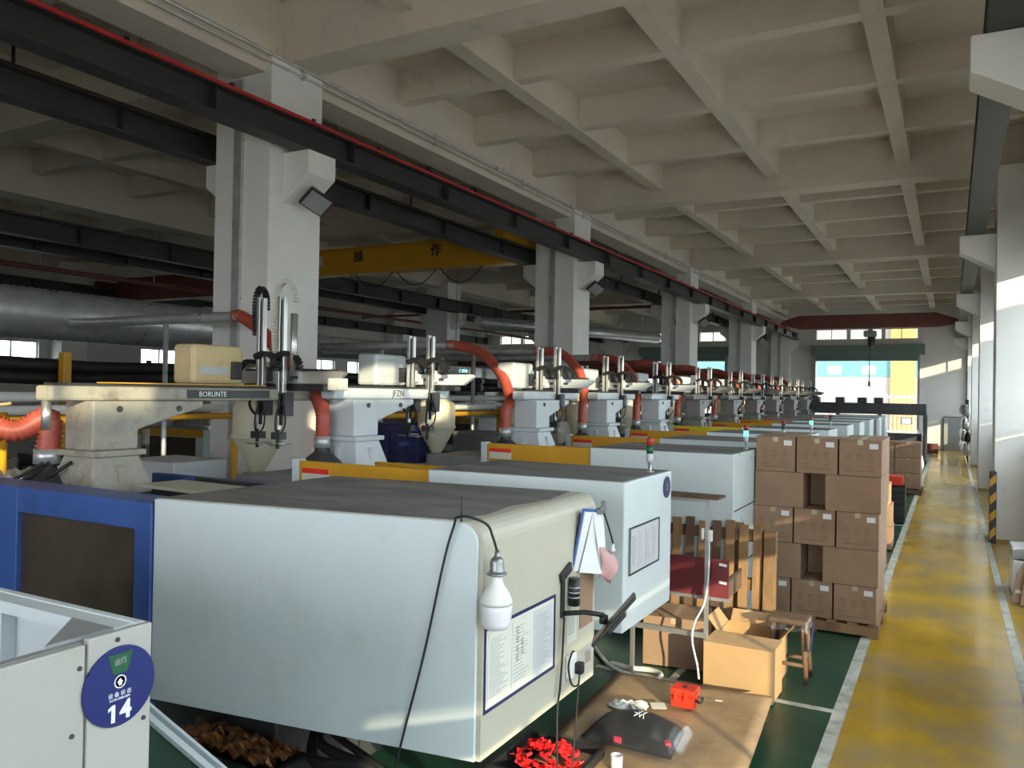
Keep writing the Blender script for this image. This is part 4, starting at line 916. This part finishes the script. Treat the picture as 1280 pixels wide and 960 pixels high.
# ---- cartons
def flap(c, size, rot): return MB().obox(c, size, rot)
def carton(name, label, x0, x1, y0, y1, z0, z1, mat=CARD, sticker=False, prints=False, group=None, tape=True, rz=0., sealed=True):
    cx, cy = (x0+x1)/2, (y0+y1)/2
    t = thing(name, label, 'carton', (cx, cy, z0), group)
    hw, hd = (x1-x0)/2, (y1-y0)/2
    w_ = .003
    build(MB().box(cx-hw+w_, cx+hw-w_, cy-hd+w_, cy+hd-w_, z0+.001, z1-.004), 'carton_body', mat, t, bevel=.004)
    if sealed:
        build(MB().box(cx-hw+.001, cx-.0015, cy-hd+.001, cy+hd-.001, z1-.004, z1), 'top_flap', mat, t); build(MB().box(cx+.0015, cx+hw-.001, cy-hd+.001, cy+hd-.001, z1-.004, z1), 'top_flap', mat, t)
    if tape:
        build(MB().box(cx-.025, cx+.025, cy-hd-.0008, cy+hd+.0008, z1+.0001, z1+.0008), 'tape', TAPE, t); build(MB().box(cx-.025, cx+.025, cy-hd+.0012, cy-hd+.0026, z1-.05, z1), 'tape', TAPE, t)
    yf = cy-hd+.0025
    if sticker: build(MB().box(cx+hw*.42, cx+hw*.82, yf-.001, yf, z1-.085, z1-.035), 'label_sticker', PAPER, t)
    if prints:
        mb = MB(); zc = z0+(z1-z0)*.55
        for q, a in enumerate((-.55, -.05, .45)):
            x = cx+hw*a; mb.box(x-.022, x-.018, yf-.0005, yf, zc-.03, zc+.02); mb.box(x+.018, x+.022, yf-.0005, yf, zc-.03, zc+.02); mb.box(x-.022, x+.022, yf-.0005, yf, zc-.034, zc-.03)
            mb.box(x-.010, x+.010, yf-.0005, yf, zc+.008, zc+.022); mb.box(x-.003, x+.003, yf-.0005, yf, zc-.02, zc+.008); mb.box(x-.02, x+.02, yf-.0005, yf, zc-.052, zc-.047)
        for z in (.26, .20): mb.box(cx-hw*.7, cx-hw*.35, yf-.0005, yf, z0+(z1-z0)*z, z0+(z1-z0)*z+.006); mb.box(cx+hw*.3, cx+hw*.62, yf-.0005, yf, z0+(z1-z0)*z, z0+(z1-z0)*z+.006)
        mb.box(cx-hw*.7, cx+hw*.65, yf-.0005, yf, z0+(z1-z0)*.13, z0+(z1-z0)*.13+.008)
        build(mb, 'printed_marks', INK, t)['kind'] = 'stuff'
    if rz: t.rotation_euler.z = rz
    return t
# big pallet stack by the aisle
t = thing('pallet', 'wooden pallet under the tall carton stack', 'pallet', (0, 0, 0)); pallet_parts(t, 1.22, 1.15); t.location = (-1.185, 8.98, 0)
z = .135; HB = .352; G_ = 'cartons of the tall stack'
rows = ['bottom row', 'second lowest row', 'middle row', 'second highest row', 'top row']
for r_ in range(5):
    z0, z1 = z+r_*HB+.001, z+(r_+1)*HB-.001; lean = .008*r_
    if r_ % 2 == 0:
        for c_ in range(3):
            x0 = -1.775+.395*c_+lean; carton('carton', ('left', 'middle', 'right')[c_]+' sticker-marked carton in the %s of the tall stack' % rows[r_], x0, x0+.385, 8.42, 8.96, z0, z1, sticker=True, prints=True, group=G_)
        x0 = -1.775+.79+lean; carton('carton', 'rear right carton in the %s of the tall stack, facing the aisle' % rows[r_], x0, x0+.385, 8.97, 9.50, z0, z1, group=G_)
        x0 = -1.775+lean; carton('carton', 'rear left carton in the %s of the tall stack' % rows[r_], x0, x0+.385, 8.97, 9.50, z0, z1, group=G_)
    else:
        for c_, (x0, x1) in enumerate(((-1.775, -1.30), (-1.10, -.595))): 
            x0 += lean; x1 += lean
            carton('carton', ('plain left', 'plain right')[c_]+' carton of the %s beside the gap in the tall stack' % rows[r_], x0, x1, 8.42, 8.79, z0, z1, tape=False, group=G_)
            if c_ == 0: carton('carton', 'carton seen in the gap of the %s of the tall stack' % rows[r_], -1.295+lean, -1.105+lean, 8.82, 9.15, z0, z1, tape=False, group=G_)
            for q in (1, 2): carton('carton', ('left', 'right')[c_]+' carton %s in the %s of the tall stack' % (('halfway back', 'at the back')[q-1], rows[r_]), x0, x1, 8.42+.38*q, 8.79+.38*q-.002, z0, z1, tape=False, group=G_)
t = thing('pallet', 'blue plastic pallet edge beside the tall stack', 'pallet', (0, 0, 0)); pallet_parts(t, .9, .5, BLUE); t.location = (-1.10, 9.95, 0)
# stacks further along the aisle
carton('carton', 'lower open-weave carton pile base behind the tall stack', -1.15, -.76, 13.4, 14.0, .02, .36)
carton('carton', 'second carton of the short pile behind the tall stack', -1.15, -.77, 13.4, 14.0, .362, .68)
carton('carton', 'topmost carton of the short pile behind the tall stack', -1.15, -.80, 13.4, 13.95, .682, 1.0, CARDL)
for q in range(6):
    o = build(MB().box(-1.05, -.72, 16.4, 16.9, .02+.11*q, .03+.11*q).box(-1.05, -1.04, 16.4, 16.9, .03+.11*q, .12+.11*q).box(-.73, -.72, 16.4, 16.9, .03+.11*q, .12+.11*q).box(-1.04, -.73, 16.4, 16.41, .03+.11*q, .12+.11*q).box(-1.04, -.73, 16.89, 16.9, .03+.11*q, .12+.11*q), 'tray', BLKPL)
    tag(o, '%s black tray up in the stacked trays beside the aisle' % ORD[q], 'tray', 'stacked black trays')
carton('carton', 'red carton on top of the black trays', -1.02, -.76, 16.45, 16.85, .70, .86, REDP, tape=False)
for r_ in range(3):
    for c_ in range(2):
        x0 = -1.75+.57*c_; carton('carton', '%s carton, %s, in the wide far stack beside the aisle' % (('left', 'right')[c_], ('lowest row', 'middle row', 'top row')[r_]), x0, x0+.56, 21.6, 22.4, .14+.37*r_, .505+.37*r_, prints=True, group='cartons of the far stack')
t = thing('pallet', 'pallet under the wide far carton stack', 'pallet', (0, 0, 0)); pallet_parts(t, 1.2, 1.0, WOODD); t.location = (-1.18, 22.0, 0)
for q, (y, z_, w) in enumerate(((24.6, .45, .5), (26.0, .5, .6), (27.6, .4, .5))):
    carton('carton', ('near', 'middle', 'distant')[q]+' loose carton past the far stack along the aisle', -1.4, -1.4+w, y, y+.5, .005, z_)
for q, y in enumerate((25.2, 26.8, 28.3)):
    o = build(MB().lathe([(.12, 0), (.24, .05), (.27, .25), (.22, .5), (.1, .6), (.05, .66)], (-.98, y, .005), 14), 'sack', PAPERG)
    tag(o, ('near', 'middle', 'distant')[q]+' grey plastic sack at the aisle edge', 'sack', 'sacks at the aisle edge')

# lit carton and the open ones behind it
carton('carton', 'bright sunlit carton standing behind the cardboard sheet', -1.66, -1.13, 6.20, 6.55, .006, .40, CARDL, tape=False, rz=R(-1))
t = thing('carton', 'open carton with raised flaps behind the sunlit carton', 'carton', (-1.42, 6.85, 0))
c0 = (-1.42, 6.85)
build(MB().box(-1.66, -1.18, 6.66, 6.664, .003, .36).box(-1.66, -1.18, 7.04, 7.044, .003, .36).box(-1.66, -1.656, 6.664, 7.04, .003, .36).box(-1.184, -1.18, 6.664, 7.04, .003, .36).box(-1.656, -1.184, 6.664, 7.04, .003, .008), 'carton_body', CARDL, t)
build(flap((-1.42, 7.09, .40), (.46, .004, .13), (R(-50), 0, 0)), 'flap', CARDL, t); build(flap((-1.13, 6.85, .41), (.004, .36, .14), (0, R(40), 0)), 'flap', CARDL, t); build(flap((-1.71, 6.85, .41), (.004, .36, .14), (0, R(-40), 0)), 'flap', CARDL, t)
carton('carton', 'shaded carton on the floor under the second machine', -2.32, -1.80, 6.62, 7.1, .006, .42, CARD, rz=R(8))

# plastic-wrapped stool
t = thing('stool', 'small stool with a plastic-wrapped seat beside the carton stack', 'stool', (-1.14, 6.93, 0))
for sx in (-1, 1):
    for sy in (-1, 1):
        build(MB().tube([(-1.14+sx*.145, 6.93+sy*.11, 0), (-1.14+sx*.115, 6.93+sy*.085, .46)], .021, 8), 'leg', WOODD, t)
for sy in (-1, 1): build(MB().tube([(-1.27, 6.93+sy*.105, .14), (-1.01, 6.93+sy*.105, .14)], .016, 8), 'stretcher', WOODD, t)
for sx in (-1, 1): build(MB().tube([(-1.14+sx*.13, 6.83, .20), (-1.14+sx*.13, 7.03, .20)], .016, 8), 'stretcher', WOODD, t)
build(MB().box(-1.295, -.985, 6.81, 7.05, .46, .50), 'seat', WOODD, t, bevel=.012)
mb = MB(); nu = 14; V_ = []
for i in range(nu+1):
    for j in range(nu+1):
        u, v = (i/nu-.5)*2, (j/nu-.5)*2; e = max(abs(u), abs(v)); V_.append((-1.14+.18*u, 6.93+.14*v, .506+.008*math.sin(9*u+4*v)-(.09*(e-.85)/.15 if e > .85 else 0)))
mb.add(V_, [(i*(nu+1)+j, (i+1)*(nu+1)+j, (i+1)*(nu+1)+j+1, i*(nu+1)+j+1) for i in range(nu) for j in range(nu)], True)
build(mb, 'plastic_wrap', FILM, t)
build(flap((-.955, 6.82, .38), (.004, .12, .22), (0, .1, 0)), 'hanging_wrap', NAVY, t)

# wooden pallet leaning upright
t = thing('pallet', 'old wooden pallet leaning upright behind the steel stand', 'pallet', (-1.88, 7.5, 0))
def lean(mb): return mb.xform(lambda p: Vector((p.x, p.y+(p.z)*.06, p.z)))
for i in range(8):
    x = -2.40+.125*i; build(lean(MB().box(x-.04, x+.04, 7.44, 7.46, .02+.02*(i % 2), 1.12+.015*((i*7) % 3))), 'slat', (WOOD, WOOD, WOODD, WOOD, WOODD, WOOD, WOOD, WOOD)[i], t)
for z in (.14, .58, 1.02): build(lean(MB().box(-2.45, -1.42, 7.46, 7.55, z-.05, z+.05)), 'runner', WOODD if z > .9 else WOOD, t)
for i in range(5):
    x = -2.38+.22*i; build(lean(MB().box(x-.045, x+.045, 7.55, 7.57, .02, 1.12)), 'slat', WOOD, t)
build(lean(MB().box(-1.46, -1.36, 7.40, 7.50, .02, 1.08)), 'end_post', WOOD, t)

# steel stand with board, maroon tray and white hose
t = thing('work_stand', 'steel post stand with a small wooden top and maroon tray', 'stand', (-1.66, 6.4, 0))
build(MB().box(-1.685, -1.655, 6.30, 6.33, .0, 1.45), 'post', ALU, t)
build(MB().box(-1.98, -1.655, 6.30, 6.33, 1.455, 1.48), 'top_arm', ALU, t)
build(MB().obox((-1.78, 6.33, 1.50), (.44, .20, .022), (0, 0, -.03)), 'top_board', WOODD, t, bevel=.004)
tr = build(MB().box(-2.08, -1.52, 6.40, 6.412, .70, 1.00), 'tray_front', MAROON, t)
build(MB().box(-2.08, -1.52, 6.412, 6.85, .70, .715), 'tray_floor', WOODD, t); build(MB().box(-1.532, -1.52, 6.412, 6.85, .715, .86), 'tray_side', WOODD, t)
build(MB().box(-2.08, -1.50, 6.385, 6.40, .675, .70), 'tray_rail', ALU, t)
for z in (.96, .82): build(MB().obox((-1.565, 6.398, z), (.06, .003, .02), (0, .12, 0)), 'white_tag', PAPER, tr)
build(MB().box(-2.28, -1.655, 6.27, 6.30, .40, .44), 'lower_bar', ALU, t); build(MB().box(-2.28, -2.25, 6.27, 6.30, 0, .40), 'foot_post', ALU, t)
build(MB().box(-1.69, -1.65, 6.0, 6.6, 0, .03), 'foot_bar', ALU, t)
build(MB().obox((-1.64, 6.285, 1.20), (.035, .03, .09)), 'hose_valve', WHITEP, t, bevel=.006); build(MB().obox((-1.70, 6.285, 1.21), (.02, .03, .09)), 'hose_valve', WHITEP, t, bevel=.006)
build(MB().tube(spline([(-1.645, 6.27, 1.16), (-1.645, 6.26, .9), (-1.67, 6.25, .68), (-1.74, 6.24, .52), (-1.755, 6.23, .38), (-1.71, 6.22, .2), (-1.69, 6.2, .1)]), .009, 8), 'white_hose', PAPERG, t)

# ================================================================== AISLE RIGHT SIDE
t = thing('guard_post', 'black column guard with yellow diamonds at the aisle', 'guard', (.60, 15.16, 0))
build(MB().box(.56, .66, 15.12, 15.20, 0, 1.15), 'rubber_profile', BLKPL, t, bevel=.015)
for z in (.16, .44, .72, 1.0): build(MB().prism([(.568, z-.11), (.652, z-.02), (.652, z+.11), (.568, z+.02)], 'y', 15.1165, 15.1195), 'yellow_diamond', ORANGE, t)
t = thing('foam_box', 'white foam box at the right edge of the aisle', 'box', (.85, 11.4, 0))
build(MB().box(.66, 1.15, 11.2, 11.75, 0, .42), 'box_body', WHITEP, t, bevel=.02); build(MB().box(.65, 1.16, 11.19, 11.76, .43, .56), 'box_lid', GREYM, t, bevel=.015)
t = thing('folded_carton', 'folded brown carton leaning against the white foam box', 'cardboard', (.8, 10.9, 0))
build(MB().prism([(.62, .02), (1.1, .02), (1.1, .62), (.82, .55), (.68, .30)], 'y', 10.72, 10.75).xform(lambda p: Vector((p.x, p.y+p.z*.55, p.z))), 'panel', CARD, t)
build(MB().prism([(.70, .02), (1.1, .02), (1.1, .5), (.78, .42)], 'y', 10.62, 10.64).xform(lambda p: Vector((p.x, p.y+p.z*.6, p.z))), 'panel', CARD, t)
build(MB().lathe([(.03, 0), (.03, .002)], (0, 0, 0), 14).xform(lambda p: Vector((.69+p.x, 10.715-p.z+.13*.55, .13+p.y))), 'round_sticker', PAPERW, t)
for q in range(9):
    y = 33.7+.7*q
    t = thing('wrapped_bundle', '%s cluttered bundle hanging along the far right wall' % ORD[q], 'bundle', (.52, y, .2), 'bundles along the far right wall')
    for j in range(4):
        build(MB().lathe([(.03, 0), (.11, .06), (.13, .2), (.08, .36), (.03, .42)], (.50+.06*math.sin(q*3+j*2), y+.1*math.sin(j*5+q), .25+.48*j), 10), 'bag', (PAPERG, BLKPL, FOIL, GREYM)[(j+q) % 4], t)
    build(MB().tube([(.56, y, 0), (.56, y, 2.3)], .015, 6), 'rod', STEEL, t)
t = thing('grey_board', 'grey upright board leaning at the far end wall', 'board', (.1, 40.9, 0)); build(MB().box(-.26, .52, 40.86, 40.92, 0, 1.5), 'panel', GREYM, t); build(MB().box(-.28, .54, 40.85, 40.93, 1.5, 1.53), 'edge_trim', DGREY, t)
carton('carton', 'dark red low box on the floor by the far end wall', -.95, -.45, 38.5, 39.0, .005, .4, DARKRED, tape=False)
# ================================================================== FAR END OF THE ROW
t = thing('frame_machine', 'long black framed machine across the far end of the hall', 'machine', (-2.6, 32, 0))
build(MB().box(-4.9, -.75, 31.6, 32.6, 1.72, 2.12), 'top_housing', DGREY, t, bevel=.02)
for x in (-4.9, -3.7, -2.3, -.85): build(MB().box(x, x+.12, 31.6, 31.75, 0, 1.72), 'post', DGREY, t)
for x in (-4.9, -.85): build(MB().box(x, x+.12, 32.45, 32.6, 0, 1.72), 'post', DGREY, t)
build(MB().box(-4.75, -.9, 31.8, 32.5, .2, 1.05), 'lower_cabinet', DGREY, t, bevel=.02)
for x in (-4.6, -3.75, -3.0, -2.45): build(MB().box(x, x+.3, 31.8, 32.2, 2.12, 2.32), 'motor_cover', DGREY, t, bevel=.02)
s_ = build(MB().box(-1.55, -1.2, 31.56, 31.6, 1.40, 1.62), 'control_screen', DGREY, t)
build(MB().box(-1.52, -1.23, 31.553, 31.56, 1.42, 1.60), 'lit_screen', M('screen_light', (.45, .62, .9), .3, emit=.55), s_)
for x in (-4.3, -3.5): build(MB().box(x, x+.55, 31.7, 31.72, 1.2, 1.55), 'white_panel', PAPERW, t)
t = thing('grey_cabinet', 'grey sloped cabinet machine behind the tall cartons', 'cabinet', (-2.2, 24.3, 0))
build(MB().prism([(-2.9, 0), (-1.7, 0), (-1.7, 1.72), (-2.5, 1.72), (-2.9, 1.35)], 'y', 23.2, 24.1), 'housing', GREYM, t, bevel=.02)
for x in (-2.45, -2.05): build(MB().box(x, x+.02, 23.19, 23.2, .3, 1.65), 'door_gap', DGREY, t)
build(MB().box(-2.0, -1.8, 23.185, 23.2, 1.1, 1.5), 'foil_patch', FOIL, t)

# ================================================================== LEFT BAY BACKGROUND
LB = ['near', 'second', 'third', 'fourth', 'fifth', 'sixth']
for j in range(6):                                       # second row of machines, seen only in glimpses
    y = 5.6+4.6*j
    t = thing('molding_machine', '%s dim machine of the row in the left bay' % LB[j], 'machine', (-13, y, 0), 'machines of the dim left bay')
    body = (DGREY, WHITEM, NAVY, GREYM, WHITEM, DGREY)[j]
    build(MB().box(-15, -13.2, y-.6, y+.6, .1, 1.7), 'enclosure', body, t, bevel=.02)
    build(MB().box(-13.1, -11.3, y-.55, y+.55, .6, 1.55), 'guard', WHITEM if j % 2 else BLUE, t, bevel=.02)
    build(MB().box(-14.9, -10.8, y-.5, y+.5, 0, .6), 'base', DGREY, t, bevel=.02)
    build(MB().box(-12.9, -11.5, y-.57, y-.551, .8, 1.4), 'door_window', SMOKE, t)
    build(MB().box(-13.1, -11.3, y-.58, y-.56, 1.41, 1.55), 'guard_strip', ORANGE, t)
    hopper(t, -13.5, y, 1.7, .2, .22, .34)
    copy_tree(rw3 if j % 2 == 0 else ro, None, 'dim take-out robot on the %s machine of the left bay' % LB[j], (-12.3, y, 1.56))
nb = thing('cabinet', 'dark navy cabinet behind the white second robot', 'cabinet', (-6.3, 7.9, 0))
build(MB().box(-6.75, -5.85, 8.3, 8.8, 0, 1.86), 'housing', NAVY, nb, bevel=.015)
for x in (-6.7, -6.27): build(MB().box(x, x+.40, 8.285, 8.3, .1, 1.8), 'door', NAVY, nb, bevel=.004)
build(MB().obox((-6.05, 8.28, 1.62), (.16, .01, .05), (0, -.15, 0)), 'blue_label', BLUE, nb)
for (x, y0, y1, lb) in ((-6.0, 7.6, 10.6, 'yellow pipe frame behind the second robot'), (-5.9, 10.9, 14, 'yellow pipe frame behind the third robot'), (-7.0, 3.9, 6.4, 'yellow pipe frame behind the nearest robot')):
    t = thing('railing', lb, 'pipe frame', (x, y0, 0), 'yellow pipe frames behind the machines')
    for y in (y0, y1): build(MB().tube([(x, y, 0), (x, y, 2.05)], .035, 10), 'post', ORANGE, t)
    build(MB().tube([(x, y0, 1.98), (x, y1, 1.98)], .035, 10), 'rail', ORANGE, t)
    build(MB().tube([(x, y0+.3, 2.07), (x, y1-.2, 2.07)], .04, 10), 'white_sleeve', WHITEP, t)
t = thing('storage_rack', 'dark steel rack with crates behind the nearest robot', 'rack', (-7.6, 4.6, 0))
for x in (-8.1, -7.3):
    for y in (3.9, 5.5): build(MB().box(x-.025, x+.025, y-.025, y+.025, 0, 1.85), 'upright', DGREY, t)
for z in (.3, .9, 1.2): build(MB().box(-8.1, -7.3, 3.9, 5.5, z-.02, z+.02), 'shelf', DGREY, t)
for q in range(5):
    o = thing('black_crate', '%s black crate on the rack behind the nearest robot' % ORD[q], 'crate', (-7.7, 4.1+.3*q, 1.225), 'black crates on the rack'); y = 4.0+.30*q
    build(MB().box(-8.0, -7.4, y, y+.27, 1.225, 1.24).box(-8.0, -7.98, y, y+.27, 1.24, 1.62-.08*(q % 2)).box(-7.42, -7.4, y, y+.27, 1.24, 1.62-.08*(q % 2)).box(-7.98, -7.42, y, y+.015, 1.24, 1.62-.08*(q % 2)).box(-7.98, -7.42, y+.255, y+.27, 1.24, 1.62-.08*(q % 2)), 'crate_walls', BLKPL, o)
    build(MB().box(-7.4, -7.385, y+.06, y+.21, 1.42, 1.46), 'handle', BLACK, o)
t = thing('foil_bundle', 'crinkled silver foil bundle at far left behind the blue guard', 'foil', (-7.0, 4.2, 0))
mb = MB(); n_ = 18; V_ = []
for i in range(n_+1):
    for j in range(n_+1):
        u, v = i/n_, j/n_; V_.append((-7.0+.12*math.sin(v*3.1)+.035*rnd.random(), 3.80+.75*u, .2+1.35*v+.03*rnd.random()))
mb.add(V_, [(i*(n_+1)+j, (i+1)*(n_+1)+j, (i+1)*(n_+1)+j+1, i*(n_+1)+j+1) for i in range(n_) for j in range(n_)])
o = build(mb, 'foil_wrap', FOIL, t); o.modifiers.new('thick', 'SOLIDIFY').thickness = .01
build(MB().box(-7.4, -7.05, 3.85, 4.5, 0, 1.5), 'wrapped_block', GREYM, t)
for q, (x, y, w, h, mt_, lb) in enumerate(((-6.35, 5.1, .7, 1.62, PAPERG, 'light grey cabinet left of the nearest column'), (-6.1, 10.4, .8, 1.7, GREYM, 'grey control cabinet behind the third robot'),
        (-6.2, 12.6, .8, 1.8, CREAMM, 'cream control cabinet behind the fourth robot'), (-6.2, 17.2, .9, 1.9, CREAMM, 'cream control cabinet further down the row'), (-6.1, 21.5, .9, 1.8, GREYM, 'grey control cabinet toward the far end'), (-6.0, 26.5, .9, 1.9, CREAMM, 'last cream control cabinet of the row'))):
    t = thing('control_cabinet', lb, 'cabinet', (x, y, 0), 'control cabinets behind the machines')
    build(MB().box(x-w/2, x+w/2, y-.3, y+.3, .05, h), 'housing', mt_, t, bevel=.012)
    build(MB().box(x+w/2, x+w/2+.012, y-.27, y+.27, .12, h-.06), 'door', mt_, t, bevel=.004); build(MB().box(x+w/2+.012, x+w/2+.03, y+.18, y+.21, h*.5, h*.5+.14), 'handle', BLKPL, t)
    build(MB().box(x-w/2+.02, x+w/2-.02, y-.28, y+.28, 0, .05), 'plinth', DGREY, t)
t = thing('fire_cabinet', 'narrow red fire equipment box beside the nearest column foot', 'fire box', (-6.6, 7.9, 0))
build(MB().box(-6.85, -6.55, 7.85, 8.05, 1.0, 1.95), 'box_body', REDB, t, bevel=.01); build(MB().box(-6.8, -6.6, 7.9, 8.0, 0, 1.0), 'stand', DGREY, t)
t = thing('air_tube', 'thin tan air tube beside the nearest robot foot', 'tube', (-5.5, 3.2, 1.56))
build(MB().tube(spline([(-5.30, 3.0, 2.17), (-5.45, 2.92, 2.13), (-5.58, 2.9, 1.95), (-5.66, 2.9, 1.75), (-5.70, 2.92, 1.56)]), .01, 8), 'tube', CARDL, t)
for q, (x0, y0) in enumerate(((-5.0, 3.2), (-4.95, 3.3), (-5.05, 3.15))):
    t = thing('cable', ('outer', 'middle', 'inner')[q]+' black cable running down from the nearest robot foot', 'cable', (-5.3, 3.1, 1.56))
    build(MB().tube(spline([(x0-.2+.03*q, y0, 1.78), (x0-.32, y0-.10, 1.66), (x0-.5, y0-.15, 1.60), (x0-.75, y0-.1, 1.58)]), .012, 8), 'cable', BLACK, t)
